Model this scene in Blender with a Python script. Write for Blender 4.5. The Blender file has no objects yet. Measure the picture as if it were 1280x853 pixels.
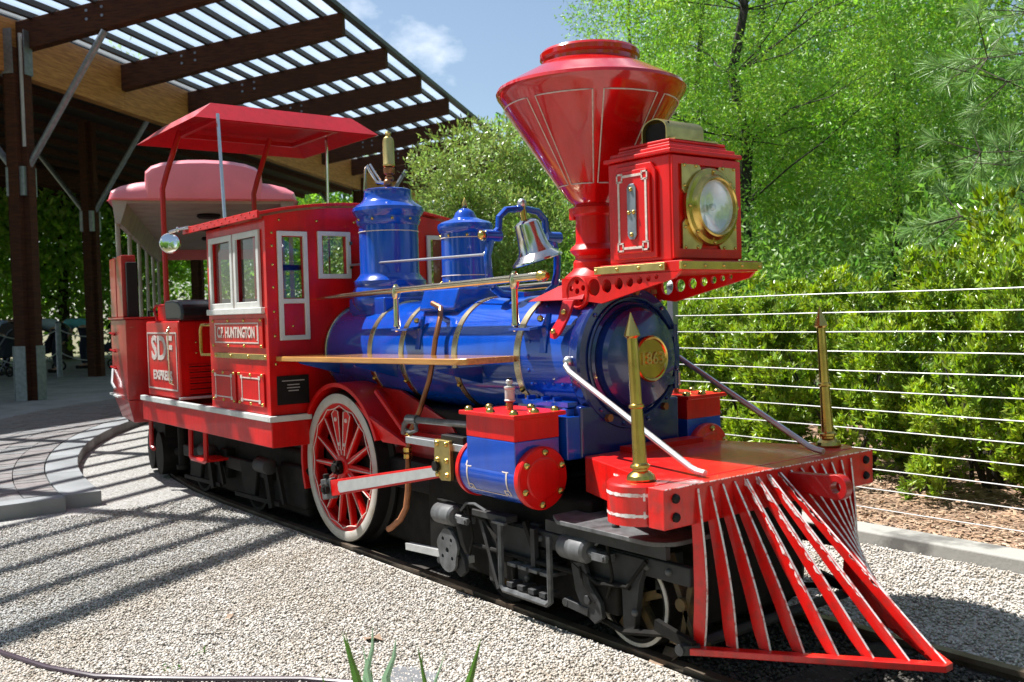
import bpy, bmesh, math, random
import numpy as np
from mathutils import Vector, Matrix
PI = math.pi
rad = math.radians
scn = bpy.context.scene
C = scn.collection
random.seed(7)
RNG = np.random.default_rng(11)

# ---------------------------------------------------------------- camera
cam_d = bpy.data.cameras.new('camera')
cam = bpy.data.objects.new('camera', cam_d); C.objects.link(cam)
RT = Vector((0.61315, 0.78947, -0.02798)); DN = Vector((0.00750, -0.04123, -0.99912)); FW = Vector((-0.78993, 0.61241, -0.03120))
M = Matrix(((RT.x, -DN.x, -FW.x, 4.233), (RT.y, -DN.y, -FW.y, -2.710), (RT.z, -DN.z, -FW.z, 1.17), (0, 0, 0, 1)))
cam.matrix_world = M
cam_d.sensor_width = 36; cam_d.lens = 34.06; cam_d.clip_start = 0.05; cam_d.clip_end = 600
cam_d.dof.use_dof = True; cam_d.dof.focus_distance = 4.3; cam_d.dof.aperture_fstop = 5.0
scn.camera = cam
# ---------------------------------------------------------------- light
SUN = Vector((-0.53, -0.28, 1.0)).normalized()
world = bpy.data.worlds.new('World'); scn.world = world; world.use_nodes = True
wn = world.node_tree; wn.nodes.clear()
def wnode(t, **k):
    n = wn.nodes.new(t)
    for a, b in k.items(): setattr(n, a, b)
    return n
wout = wnode('ShaderNodeOutputWorld'); wbg = wnode('ShaderNodeBackground')
sky = wnode('ShaderNodeTexSky', sky_type='NISHITA', sun_disc=False)
sky.sun_elevation = math.asin(SUN.z); sky.sun_rotation = math.atan2(SUN.x, SUN.y) % (2*PI)
sky.air_density = 1.0; sky.dust_density = 0.8; sky.ozone_density = 1.2
wbg.inputs['Strength'].default_value = 0.062
tc = wnode('ShaderNodeTexCoord'); mp = wnode('ShaderNodeMapping'); mp.inputs['Scale'].default_value = (1, 1, 1.9)
mp.inputs['Location'].default_value = (0.32, 0.1, 0.0)
nz = wnode('ShaderNodeTexNoise'); nz.inputs['Scale'].default_value = 2.3; nz.inputs['Detail'].default_value = 9; nz.inputs['Roughness'].default_value = 0.58
rp = wnode('ShaderNodeValToRGB'); rp.color_ramp.elements[0].position = 0.57; rp.color_ramp.elements[1].position = 0.74
mx = wnode('ShaderNodeMixRGB'); mx.inputs['Color2'].default_value = (13, 13.2, 13.5, 1)
wn.links.new(tc.outputs['Generated'], mp.inputs['Vector']); wn.links.new(mp.outputs[0], nz.inputs['Vector'])
wn.links.new(nz.outputs['Fac'], rp.inputs[0]); wn.links.new(rp.outputs[0], mx.inputs['Fac'])
hz = wnode('ShaderNodeMixRGB'); hz.inputs[0].default_value = 0.13; hz.inputs['Color2'].default_value = (5.5, 7.5, 9.0, 1)
wn.links.new(sky.outputs[0], hz.inputs['Color1']); wn.links.new(hz.outputs[0], mx.inputs['Color1']); wn.links.new(mx.outputs[0], wbg.inputs['Color']); wn.links.new(wbg.outputs[0], wout.inputs[0])
sl = bpy.data.lights.new('sun', 'SUN'); sl.energy = 5.0; sl.angle = rad(0.53); sl.color = (1.0, 0.975, 0.93)
so = bpy.data.objects.new('sun', sl); C.objects.link(so); so.rotation_euler = SUN.to_track_quat('Z', 'Y').to_euler(); so.location = (-10, -15, 25)
scn.view_settings.view_transform = 'Standard'; scn.view_settings.look = 'None'; scn.view_settings.exposure = 1.12; scn.view_settings.gamma = 1
scn.cycles.max_bounces = 8; scn.cycles.transparent_max_bounces = 16; scn.cycles.use_denoising = True

# ---------------------------------------------------------------- materials
MAT = {}
def mat(name, col, rough=0.5, metal=0.0, coat=0.0, var=0.0, vscale=8.0, bump=0.0, bscale=60.0, spec=0.5, col2=None, stretch=None, transl=0.0, rvar=0.0, detail=4, island=0.0, lo=0.35, hi=0.65, streak=0.0):
    m = bpy.data.materials.new(name); m.use_nodes = True; nt = m.node_tree; n = nt.nodes; L = nt.links
    b = n['Principled BSDF']; b.inputs['Roughness'].default_value = rough; b.inputs['Metallic'].default_value = metal
    b.inputs['Coat Weight'].default_value = coat; b.inputs['Coat Roughness'].default_value = 0.06
    b.inputs['Specular IOR Level'].default_value = spec
    tcn = n.new('ShaderNodeTexCoord'); v = tcn.outputs['Object']
    if stretch:
        mpn = n.new('ShaderNodeMapping'); mpn.inputs['Scale'].default_value = stretch; L.new(v, mpn.inputs[0]); v = mpn.outputs[0]
    base = None
    c1 = tuple(col)+(1,)
    if col2 is None: c2 = tuple(max(0, c*(1-var)) for c in col)+(1,)
    else: c2 = tuple(col2)+(1,)
    if var > 0 or col2 is not None:
        t = n.new('ShaderNodeTexNoise'); t.inputs['Scale'].default_value = vscale; t.inputs['Detail'].default_value = detail; L.new(v, t.inputs['Vector'])
        r = n.new('ShaderNodeValToRGB'); r.color_ramp.elements[0].position = lo; r.color_ramp.elements[1].position = hi
        r.color_ramp.elements[0].color = c2; r.color_ramp.elements[1].color = c1
        L.new(t.outputs['Fac'], r.inputs[0]); base = r.outputs[0]
        if rvar > 0:
            mr = n.new('ShaderNodeMapRange'); mr.inputs['To Min'].default_value = rough+rvar; mr.inputs['To Max'].default_value = max(0.02, rough-rvar*0.4)
            L.new(t.outputs['Fac'], mr.inputs[0]); L.new(mr.outputs[0], b.inputs['Roughness'])
    if streak > 0 and base is not None:
        mp2 = n.new('ShaderNodeMapping'); mp2.inputs['Scale'].default_value = (22, 22, 2.2); L.new(tcn.outputs['Object'], mp2.inputs[0])
        t3 = n.new('ShaderNodeTexNoise'); t3.inputs['Scale'].default_value = 1.0; t3.inputs['Detail'].default_value = 9; t3.inputs['Roughness'].default_value = 0.65; L.new(mp2.outputs[0], t3.inputs['Vector'])
        r3 = n.new('ShaderNodeValToRGB'); r3.color_ramp.elements[0].position = 0.30; r3.color_ramp.elements[1].position = 0.58
        r3.color_ramp.elements[0].color = (1-streak,)*3+(1,); r3.color_ramp.elements[1].color = (1,1,1,1); L.new(t3.outputs['Fac'], r3.inputs[0])
        mm3 = n.new('ShaderNodeMixRGB'); mm3.blend_type = 'MULTIPLY'; mm3.inputs[0].default_value = 1; L.new(base, mm3.inputs[1]); L.new(r3.outputs[0], mm3.inputs[2]); base = mm3.outputs[0]
    if island > 0:
        g = n.new('ShaderNodeNewGeometry'); hs = n.new('ShaderNodeHueSaturation')
        m1 = n.new('ShaderNodeMapRange'); m1.inputs['To Min'].default_value = 1-island; m1.inputs['To Max'].default_value = 1+island
        L.new(g.outputs['Random Per Island'], m1.inputs[0]); L.new(m1.outputs[0], hs.inputs['Value'])
        m2 = n.new('ShaderNodeMapRange'); m2.inputs['To Min'].default_value = 0.5-island*0.06; m2.inputs['To Max'].default_value = 0.5+island*0.05
        L.new(g.outputs['Random Per Island'], m2.inputs[0]); L.new(m2.outputs[0], hs.inputs['Hue'])
        if base is not None: L.new(base, hs.inputs['Color'])
        else: hs.inputs['Color'].default_value = c1
        base = hs.outputs[0]
    if base is not None: L.new(base, b.inputs['Base Color'])
    else: b.inputs['Base Color'].default_value = c1
    if bump > 0:
        t2 = n.new('ShaderNodeTexNoise'); t2.inputs['Scale'].default_value = bscale; t2.inputs['Detail'].default_value = 5; L.new(v, t2.inputs['Vector'])
        bn = n.new('ShaderNodeBump'); bn.inputs['Strength'].default_value = bump; bn.inputs['Distance'].default_value = 0.01
        L.new(t2.outputs['Fac'], bn.inputs['Height']); L.new(bn.outputs[0], b.inputs['Normal'])
    if transl > 0:
        tr = n.new('ShaderNodeBsdfTranslucent'); ms = n.new('ShaderNodeMixShader'); ms.inputs[0].default_value = transl
        if base is not None:
            hs2 = n.new('ShaderNodeHueSaturation'); hs2.inputs['Value'].default_value = 1.5; hs2.inputs['Saturation'].default_value = 1.1
            L.new(base, hs2.inputs['Color']); L.new(hs2.outputs[0], tr.inputs['Color'])
        else: tr.inputs['Color'].default_value = c1
        L.new(b.outputs[0], ms.inputs[1]); L.new(tr.outputs[0], ms.inputs[2]); L.new(ms.outputs[0], n['Material Output'].inputs['Surface'])
    MAT[name] = m
    return m
RED = mat('red_paint', (0.68, 0.0035, 0.002), 0.36, streak=0.20, spec=0.35, coat=0.18, var=0.26, vscale=6, detail=12, bump=0.02, bscale=9, rvar=0.10)
DRED = mat('stack_red_paint', (0.50, 0.003, 0.003), 0.14, streak=0.15, coat=0.8, detail=10, var=0.15, vscale=4, bump=0.012, bscale=6, rvar=0.05)
CRED = mat('crimson_paint', (0.50, 0.003, 0.010), 0.38, streak=0.18, spec=0.35, coat=0.25, var=0.2, vscale=4, rvar=0.1)
TRED = mat('dull_dark_red_paint', (0.46, 0.004, 0.005), 0.34, streak=0.22, coat=0.35, var=0.3, vscale=6, rvar=0.1)
WRED = mat('worn_red_paint', (0.66, 0.006, 0.004), 0.36, streak=0.22, coat=0.3, col2=(0.42, 0.02, 0.015), vscale=22, bump=0.05, bscale=50, detail=8, lo=0.30, hi=0.5)
CHIP = mat('chipped_white_primer', (0.78, 0.72, 0.70), 0.6, col2=(0.50, 0.12, 0.10), vscale=40, detail=6, lo=0.35, hi=0.5)
BLUE = mat('blue_paint', (0.002, 0.062, 0.44), 0.14, streak=0.15, coat=0.6, var=0.2, vscale=5, detail=10, bump=0.010, bscale=6, rvar=0.05)
NAVY = mat('navy_paint', (0.005, 0.020, 0.15), 0.20, coat=0.8, var=0.25, vscale=6, rvar=0.08)
BRASS = mat('brass', (0.64, 0.46, 0.13), 0.20, metal=1.0, var=0.3, vscale=14, bump=0.03, bscale=40, rvar=0.14)
BRASSP = mat('brushed_brass_plate', (0.60, 0.47, 0.18), 0.36, metal=1.0, var=0.25, vscale=18, bump=0.03, bscale=90, rvar=0.1)
DBRASS = mat('tarnished_brass_band', (0.62, 0.53, 0.34), 0.24, metal=1.0, var=0.3, vscale=20, rvar=0.12)
CHROME = mat('nickel', (0.72, 0.66, 0.62), 0.16, metal=1.0, var=0.12, vscale=20, rvar=0.05)
STEEL = mat('brushed_steel', (0.60, 0.61, 0.63), 0.36, metal=1.0, var=0.2, vscale=20, rvar=0.1)
GALV = mat('galvanised_steel', (0.30, 0.33, 0.37), 0.48, metal=0.85, var=0.25, vscale=18, rvar=0.1)
PALEBR = mat('pale_brass_rail', (0.74, 0.62, 0.42), 0.16, metal=1.0, var=0.2, vscale=20, rvar=0.1)
SILV = mat('silver_paint', (0.46, 0.46, 0.455), 0.42, metal=0.2, var=0.15, vscale=20)
COPPER = mat('aged_copper', (0.36, 0.16, 0.08), 0.34, metal=0.8, var=0.4, vscale=14, rvar=0.15)
RUBBERC = mat('orange_brown_hose', (0.40, 0.15, 0.06), 0.5, var=0.3, vscale=30)
WHITE = mat('white_paint', (0.62, 0.61, 0.58), 0.42, var=0.12, vscale=14, bump=0.02)
PIN = mat('cream_pinstripe', (0.70, 0.58, 0.52), 0.5, var=0.25, vscale=60)
TYRE = mat('cream_tyre_paint', (0.47, 0.44, 0.40), 0.5, col2=(0.40, 0.34, 0.27), vscale=14, detail=7, lo=0.30, hi=0.5)
BLACK = mat('black_paint', (0.010, 0.009, 0.009), 0.6, spec=0.25, var=0.3, vscale=12, bump=0.03)
IRON = mat('grey_painted_iron', (0.038, 0.039, 0.041), 0.60, spec=0.3, col2=(0.022, 0.020, 0.019), vscale=12, detail=7, bump=0.06, bscale=50)
LIRON = mat('light_grey_painted_iron', (0.13, 0.133, 0.138), 0.48, streak=0.5, var=0.55, vscale=16, detail=7, bump=0.05, bscale=50)
GRIME = mat('greasy_dark_iron', (0.014, 0.012, 0.010), 0.75, spec=0.2, col2=(0.005, 0.0045, 0.004), vscale=14, detail=8, bump=0.12, bscale=40)
RUST = mat('rusty_yellow_iron', (0.13, 0.08, 0.025), 0.8, col2=(0.025, 0.018, 0.012), vscale=18, detail=8, bump=0.1)
RAILM = mat('rail_steel', (0.16, 0.13, 0.10), 0.5, metal=0.5, col2=(0.09, 0.06, 0.04), vscale=10, detail=8, bump=0.05)
WOODV = mat('varnished_board', (0.62, 0.30, 0.075), 0.24, coat=0.8, col2=(0.40, 0.17, 0.04), vscale=6, stretch=(0.6, 12, 12), detail=8)
LEATHER = mat('black_vinyl', (0.010, 0.011, 0.012), 0.38, var=0.2, bump=0.05, bscale=120)
DARKIN = mat('dark_interior', (0.018, 0.014, 0.013), 0.7)
LEVER = mat('black_plastic', (0.014, 0.014, 0.016), 0.35)
GLULAM = mat('glulam_timber', (0.50, 0.23, 0.055), 0.6, col2=(0.28, 0.11, 0.025), vscale=3, stretch=(1.2, 1.2, 14), detail=9, bump=0.03)
BROWN = mat('brown_stained_timber', (0.085, 0.032, 0.016), 0.8, spec=0.15, col2=(0.045, 0.020, 0.013), vscale=5, stretch=(1, 1, 8), detail=8, bump=0.04)
DECKM = mat('dark_roof_decking', (0.035, 0.020, 0.014), 0.7, var=0.5, vscale=6)
PURL = mat('dark_purlin_steel', (0.050, 0.045, 0.045), 0.5, var=0.2)
PINK = mat('pink_fibreglass', (0.85, 0.22, 0.25), 0.40, coat=0.2, var=0.14, vscale=3, rvar=0.08)
CREAM = mat('cream_ceiling', (0.34, 0.32, 0.26), 0.6, var=0.25, vscale=5)
CONC = mat('concrete', (0.29, 0.29, 0.285), 0.8, col2=(0.20, 0.20, 0.195), vscale=3, detail=10, bump=0.08, bscale=80)
KERBM = mat('weathered_kerb_concrete', (0.31, 0.30, 0.275), 0.85, col2=(0.13, 0.125, 0.115), vscale=5, detail=12, bump=0.15, bscale=60, lo=0.38, hi=0.52)
PAVER = [mat('brick_paver_%s' % k, tuple(.75*q_+.25*.19 for q_ in c), 0.8, var=0.25, vscale=20, bump=0.1, bscale=80) for k, c in (('brown', (0.235, 0.20, 0.18)), ('grey', (0.22, 0.205, 0.195)), ('rosy', (0.25, 0.20, 0.18)))]
PIPE = mat('purple_brown_hose', (0.05, 0.032, 0.045), 0.3, var=0.2, vscale=10)
CABLEM = mat('steel_cable', (0.42, 0.42, 0.42), 0.45, metal=0.6, var=0.1, vscale=90)
BARK = mat('bark', (0.10, 0.075, 0.055), 0.85, col2=(0.035, 0.026, 0.02), vscale=9, stretch=(1, 1, 0.25), detail=9, bump=0.5, bscale=25)
BARKD = mat('dark_bark', (0.045, 0.035, 0.028), 0.85, var=0.5, vscale=9, bump=0.4, bscale=25)
LEAF_B = mat('bright_leaf', (0.31, 0.48, 0.075), 0.40, transl=0.38, island=0.32, col2=(0.12, 0.28, 0.035), vscale=1.6)
LEAF_M = mat('mid_leaf', (0.22, 0.37, 0.07), 0.45, transl=0.35, island=0.25, col2=(0.08, 0.19, 0.035), vscale=1.2)
LEAF_H = mat('hedge_leaf', (0.34, 0.45, 0.045), 0.32, transl=0.32, island=0.35, col2=(0.12, 0.21, 0.025), vscale=2.5)
LEAF_L = mat('laurel_leaf', (0.24, 0.32, 0.03), 0.26, transl=0.30, island=0.45, col2=(0.12, 0.20, 0.022), vscale=2.0)
LEAF_O = mat('olive_leaf', (0.20, 0.29, 0.06), 0.36, transl=0.28, island=0.5, col2=(0.30, 0.38, 0.12), vscale=2.0)
NEEDLE = mat('pine_needle', (0.20, 0.33, 0.11), 0.45, transl=0.25, island=0.35)
BLADE = mat('grass_blade', (0.09, 0.21, 0.035), 0.35, transl=0.3, var=0.35, vscale=12, island=0.35)
BLADEP = mat('pale_grass_blade', (0.26, 0.42, 0.27), 0.4, transl=0.35, var=0.15, vscale=12)
DRYL = mat('dry_leaf', (0.30, 0.20, 0.13), 0.8, var=0.4, vscale=20, bump=0.2)
SKIN = mat('skin', (0.50, 0.30, 0.22), 0.5, var=0.05)
TEAL = mat('teal_shirt', (0.16, 0.50, 0.58), 0.85, var=0.15); GREYS = mat('grey_blue_shirt', (0.42, 0.50, 0.62), 0.85, var=0.15); PALEB = mat('pale_blue_shirt', (0.30, 0.40, 0.62), 0.85, var=0.15)
JEANS = mat('dark_jeans', (0.018, 0.024, 0.045), 0.9, var=0.2); HAIR = mat('dark_hair', (0.02, 0.014, 0.01), 0.6)
STONE = mat('flat_grey_stone', (0.15, 0.155, 0.165), 0.8, var=0.3, vscale=8, bump=0.2)
REFL = mat('frosted_reflector', (0.80, 0.80, 0.80), 0.30, metal=0.6, var=0.1)
MIRROR = mat('mirror_glass', (0.86, 0.86, 0.84), 0.03, metal=1.0)
def glassy(name, tint, gl=0.12, rough=0.02, trans=0.9):
    m = bpy.data.materials.new(name); m.use_nodes = True; nt = m.node_tree; n = nt.nodes; L = nt.links
    n.remove(n['Principled BSDF'])
    t = n.new('ShaderNodeBsdfTransparent'); t.inputs[0].default_value = tuple(tint)+(1,)
    g = n.new('ShaderNodeBsdfGlossy'); g.inputs['Roughness'].default_value = rough
    f = n.new('ShaderNodeFresnel'); f.inputs[0].default_value = 1.5
    ad = n.new('ShaderNodeMath'); ad.operation = 'ADD'; ad.inputs[1].default_value = gl
    L.new(f.outputs[0], ad.inputs[0])
    gg = n.new('ShaderNodeNewGeometry'); inv = n.new('ShaderNodeMath'); inv.operation = 'SUBTRACT'; inv.inputs[0].default_value = 1; L.new(gg.outputs['Backfacing'], inv.inputs[1])
    mu = n.new('ShaderNodeMath'); mu.operation = 'MULTIPLY'; L.new(ad.outputs[0], mu.inputs[0]); L.new(inv.outputs[0], mu.inputs[1]); ad = mu
    mixs = n.new('ShaderNodeMixShader'); L.new(ad.outputs[0], mixs.inputs[0]); L.new(t.outputs[0], mixs.inputs[1]); L.new(g.outputs[0], mixs.inputs[2])
    L.new(mixs.outputs[0], n['Material Output'].inputs['Surface']); MAT[name] = m
    return m
GLASS = glassy('window_glass', (0.85, 0.87, 0.86), 0.03)
LENS = glassy('headlight_glass', (0.92, 0.94, 0.95), 0.22, 0.05)
def panelmat():
    m = bpy.data.materials.new('translucent_roof_panel'); m.use_nodes = True; nt = m.node_tree; n = nt.nodes; L = nt.links
    n.remove(n['Principled BSDF'])
    t = n.new('ShaderNodeBsdfTransparent'); t.inputs[0].default_value = (0.95, 0.975, 1.0, 1)
    d = n.new('ShaderNodeBsdfTranslucent'); d.inputs[0].default_value = (0.85, 0.9, 0.93, 1)
    g = n.new('ShaderNodeBsdfDiffuse'); g.inputs[0].default_value = (0.7, 0.74, 0.78, 1)
    a = n.new('ShaderNodeMixShader'); a.inputs[0].default_value = 0.10
    b = n.new('ShaderNodeMixShader'); b.inputs[0].default_value = 0.22
    L.new(t.outputs[0], a.inputs[1]); L.new(b.outputs[0], a.inputs[2]); L.new(d.outputs[0], b.inputs[1]); L.new(g.outputs[0], b.inputs[2])
    L.new(a.outputs[0], n['Material Output'].inputs['Surface'])
    return m
PANEL = panelmat()
def voronoi_ground(name, cols, scale, rough=0.9, bump=0.9, big=None, dist=0.01):
    m = bpy.data.materials.new(name); m.use_nodes = True; nt = m.node_tree; n = nt.nodes; L = nt.links
    b = n['Principled BSDF']; b.inputs['Roughness'].default_value = rough
    t = n.new('ShaderNodeTexCoord'); v = n.new('ShaderNodeTexVoronoi'); v.inputs['Scale'].default_value = scale; L.new(t.outputs['Object'], v.inputs['Vector'])
    r = n.new('ShaderNodeValToRGB'); r.color_ramp.interpolation = 'LINEAR'
    while len(r.color_ramp.elements) < len(cols): r.color_ramp.elements.new(0.5)
    for i, c in enumerate(cols): r.color_ramp.elements[i].position = i/(len(cols)-1); r.color_ramp.elements[i].color = tuple(c)+(1,)
    s = n.new('ShaderNodeSeparateColor'); L.new(v.outputs['Color'], s.inputs[0]); L.new(s.outputs[0], r.inputs[0])
    n2 = n.new('ShaderNodeTexNoise'); n2.inputs['Scale'].default_value = 0.9; n2.inputs['Detail'].default_value = 8; L.new(t.outputs['Object'], n2.inputs['Vector'])
    mr = n.new('ShaderNodeMapRange'); mr.inputs['To Min'].default_value = 0.78; mr.inputs['To Max'].default_value = 1.15; L.new(n2.outputs['Fac'], mr.inputs[0])
    mm = n.new('ShaderNodeMixRGB'); mm.blend_type = 'MULTIPLY'; mm.inputs[0].default_value = 1; L.new(r.outputs[0], mm.inputs[1]); L.new(mr.outputs[0], mm.inputs[2]); L.new(mm.outputs[0], b.inputs['Base Color'])
    bn = n.new('ShaderNodeBump'); bn.invert = True; bn.inputs['Strength'].default_value = bump; bn.inputs['Distance'].default_value = dist
    L.new(v.outputs['Distance'], bn.inputs['Height']); L.new(bn.outputs[0], b.inputs['Normal'])
    MAT[name] = m; return m
GRAV = voronoi_ground('pale_gravel', [(0.20, 0.18, 0.15), (0.40, 0.37, 0.33), (0.52, 0.49, 0.45), (0.33, 0.29, 0.25)], 95, dist=0.008)
SHADEB = voronoi_ground('shade_dark_ballast', [(0.012,0.010,0.009),(0.035,0.030,0.026),(0.060,0.053,0.045),(0.025,0.02,0.018)], 60, rough=0.7, dist=0.012)  # ballast with the engine's shade put into its colour
MULCH = voronoi_ground('bark_mulch', [(0.12, 0.07, 0.045), (0.34, 0.21, 0.13), (0.24, 0.15, 0.10), (0.44, 0.30, 0.20)], 32, bump=1.0, dist=0.02)
SOIL = voronoi_ground('soil_and_pebbles', [(0.13, 0.09, 0.065), (0.26, 0.20, 0.155), (0.42, 0.36, 0.30), (0.19, 0.14, 0.10)], 45, dist=0.015)
GRASSG = mat('rough_ground', (0.10, 0.12, 0.04), 0.9, col2=(0.16, 0.12, 0.07), vscale=1.2, detail=10, bump=0.3)
PEB = mat('pebble', (0.60, 0.55, 0.48), 0.8, island=0.0, col2=(0.44, 0.39, 0.33), vscale=0.01)
def pebmat():
    m = bpy.data.materials.new('pebble_stone'); m.use_nodes = True; nt = m.node_tree; n = nt.nodes; L = nt.links
    b = n['Principled BSDF']; b.inputs['Roughness'].default_value = 0.75
    o = n.new('ShaderNodeObjectInfo'); r = n.new('ShaderNodeValToRGB')
    cols = [(0.36, 0.33, 0.30), (0.60, 0.56, 0.50), (0.68, 0.65, 0.60), (0.50, 0.43, 0.35), (0.64, 0.60, 0.55)]
    while len(r.color_ramp.elements) < 5: r.color_ramp.elements.new(0.5)
    for i, c in enumerate(cols): r.color_ramp.elements[i].position = i/4; r.color_ramp.elements[i].color = c+(1,)
    L.new(o.outputs['Random'], r.inputs[0]); L.new(r.outputs[0], b.inputs['Base Color'])
    return m
PEBM = pebmat()

# ---------------------------------------------------------------- mesh builder
class MB:
    def __init__(s): s.v = []; s.f = []
    def add(s, vs, fs):
        o = len(s.v); s.v += [Vector(p) for p in vs]; s.f += [[o+i for i in f] for f in fs]; return s
    def box(s, x0, x1, y0, y1, z0, z1):
        return s.add([(x0,y0,z0),(x1,y0,z0),(x1,y1,z0),(x0,y1,z0),(x0,y0,z1),(x1,y0,z1),(x1,y1,z1),(x0,y1,z1)],
                     [(0,3,2,1),(4,5,6,7),(0,1,5,4),(1,2,6,5),(2,3,7,6),(3,0,4,7)])
    def bar(s, a, b, w, h, up=(0,0,1)):
        a = Vector(a); b = Vector(b); d = (b-a).normalized(); sd = d.cross(Vector(up))
        if sd.length < 1e-4: sd = Vector((1,0,0))
        sd.normalize(); u = sd.cross(d); P = []
        for q in (a, b):
            for i, j in ((-1,-1),(1,-1),(1,1),(-1,1)): P.append(q+sd*i*w/2+u*j*h/2)
        return s.add(P, [(0,1,2,3),(7,6,5,4),(0,4,5,1),(1,5,6,2),(2,6,7,3),(3,7,4,0)])
    def prism(s, pts, off):
        off = Vector(off); n = len(pts); P = [Vector(p) for p in pts]
        return s.add(P+[p+off for p in P], [list(range(n))[::-1], [n+i for i in range(n)]]+[(i,(i+1)%n,n+(i+1)%n,n+i) for i in range(n)])
    def frame(s, d):
        d = Vector(d).normalized(); a = Vector((0,0,1)) if abs(d.z) < 0.9 else Vector((1,0,0))
        u = d.cross(a).normalized(); return d, u, d.cross(u)
    def tube(s, path, r, n=10, caps=True, closed=False):
        P = [Vector(p) for p in path]; m = len(P); rs = r if isinstance(r, (list, tuple)) else [r]*m
        d0 = (P[1]-P[0]).normalized(); _, u, w = s.frame(d0); vs = []
        for i in range(m):
            if closed: d = (P[(i+1)%m]-P[i-1]).normalized()
            else: d = ((P[min(i+1,m-1)]-P[i]).normalized()+(P[i]-P[max(i-1,0)]).normalized())
            if d.length < 1e-6: d = d0
            d.normalize(); u = (u-d*u.dot(d)).normalized(); w = d.cross(u)
            for k in range(n):
                t = 2*PI*k/n; vs.append(P[i]+(u*math.cos(t)+w*math.sin(t))*rs[i])
        fs = []
        for i in range(m if closed else m-1):
            j = (i+1) % m
            for k in range(n): fs.append((i*n+k, i*n+(k+1)%n, j*n+(k+1)%n, j*n+k))
        if caps and not closed: fs += [list(range(n))[::-1], [(m-1)*n+k for k in range(n)]]
        return s.add(vs, fs)
    def cyl(s, a, b, r, r1=None, n=16): return s.tube([a, b], [r, r if r1 is None else r1], n)
    def lathe(s, prof, c=(0,0,0), axis=(0,0,1), n=32, caps=True):
        d, u, w = s.frame(axis); c = Vector(c); vs = []; m = len(prof)
        for r, z in prof:
            for k in range(n):
                t = 2*PI*k/n; vs.append(c+d*z+(u*math.cos(t)+w*math.sin(t))*max(r, 1e-5))
        fs = [(i*n+k, i*n+(k+1)%n, (i+1)*n+(k+1)%n, (i+1)*n+k) for i in range(m-1) for k in range(n)]
        if caps: fs += [list(range(n))[::-1], [(m-1)*n+k for k in range(n)]]
        return s.add(vs, fs)
    def ball(s, c, r, n=10, sq=(1,1,1)):
        o = len(s.v); s.lathe([(r*math.sin(PI*i/6), -r*math.cos(PI*i/6)) for i in range(7)], (0,0,0), n=n, caps=False)
        for i in range(o, len(s.v)): q = s.v[i]; s.v[i] = Vector((q.x*sq[0], q.y*sq[1], q.z*sq[2]))+Vector(c)
        return s
    def torus(s, c, axis, R, r, n=32, m=8, a0=0, a1=2*PI, u0=None):
        d, u, w = s.frame(axis)
        if u0 is not None: u = Vector(u0).normalized(); w = d.cross(u)
        full = abs(a1-a0-2*PI) < 1e-4; k = n if full else n+1
        return s.tube([Vector(c)+(u*math.cos(a0+(a1-a0)*i/n)+w*math.sin(a0+(a1-a0)*i/n))*R for i in range(k)], r, m, closed=full)
    def panel(s, o, u, v, w, W, H, holes, th):
        """rectangular wall from o, spanning u*W by v*H, thickness w*th, with rectangular holes (u0,u1,v0,v1)"""
        o, u, v, w = map(Vector, (o, u, v, w))
        us = sorted(set([0, W]+[min(max(q,0),W) for h in holes for q in h[:2]])); vs_ = sorted(set([0, H]+[min(max(q,0),H) for h in holes for q in h[2:]]))
        def solid(i, j):
            if i < 0 or j < 0 or i >= len(us)-1 or j >= len(vs_)-1: return False
            a = (us[i]+us[i+1])/2; b = (vs_[j]+vs_[j+1])/2
            return not any(h[0] < a < h[1] and h[2] < b < h[3] for h in holes)
        P = lambda a, b, t: o+u*a+v*b+w*t
        for i in range(len(us)-1):
            for j in range(len(vs_)-1):
                if not solid(i, j): continue
                a0, a1, b0, b1 = us[i], us[i+1], vs_[j], vs_[j+1]
                s.add([P(a0,b0,0),P(a1,b0,0),P(a1,b1,0),P(a0,b1,0)], [(0,1,2,3)]); s.add([P(a0,b0,th),P(a1,b0,th),P(a1,b1,th),P(a0,b1,th)], [(3,2,1,0)])
                if not solid(i-1,j): s.add([P(a0,b0,0),P(a0,b1,0),P(a0,b1,th),P(a0,b0,th)], [(0,1,2,3)])
                if not solid(i+1,j): s.add([P(a1,b0,0),P(a1,b0,th),P(a1,b1,th),P(a1,b1,0)], [(0,1,2,3)])
                if not solid(i,j-1): s.add([P(a0,b0,0),P(a0,b0,th),P(a1,b0,th),P(a1,b0,0)], [(0,1,2,3)])
                if not solid(i,j+1): s.add([P(a0,b1,0),P(a1,b1,0),P(a1,b1,th),P(a0,b1,th)], [(0,1,2,3)])
        return s
    def holeplate(s, outline, holes, th, to3, nh=14):
        """flat plate with round holes. outline 2D list, holes [(a,b,r)], to3(a,b)->Vector, th vector"""
        bm = bmesh.new(); es = []
        def loop(pts):
            vv = [bm.verts.new((p[0], p[1], 0)) for p in pts]
            for i in range(len(vv)): es.append(bm.edges.new((vv[i], vv[(i+1)%len(vv)])))
        loop(outline)
        for a, b, r in holes: loop([(a+r*math.cos(2*PI*k/nh), b+r*math.sin(2*PI*k/nh)) for k in range(nh)])
        bmesh.ops.triangle_fill(bm, edges=es, use_beauty=True, use_dissolve=False)
        bm.verts.ensure_lookup_table(); bm.verts.index_update()
        th = Vector(th); V = [to3(v.co.x, v.co.y) for v in bm.verts]; n = len(V)
        F = [[v.index for v in f.verts] for f in bm.faces]
        E = [(e.verts[0].index, e.verts[1].index) for e in bm.edges if len(e.link_faces) == 1]
        bm.free()
        return s.add(V+[p+th for p in V], F+[[n+i for i in f][::-1] for f in F]+[(a, b, n+b, n+a) for a, b in E])
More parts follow.
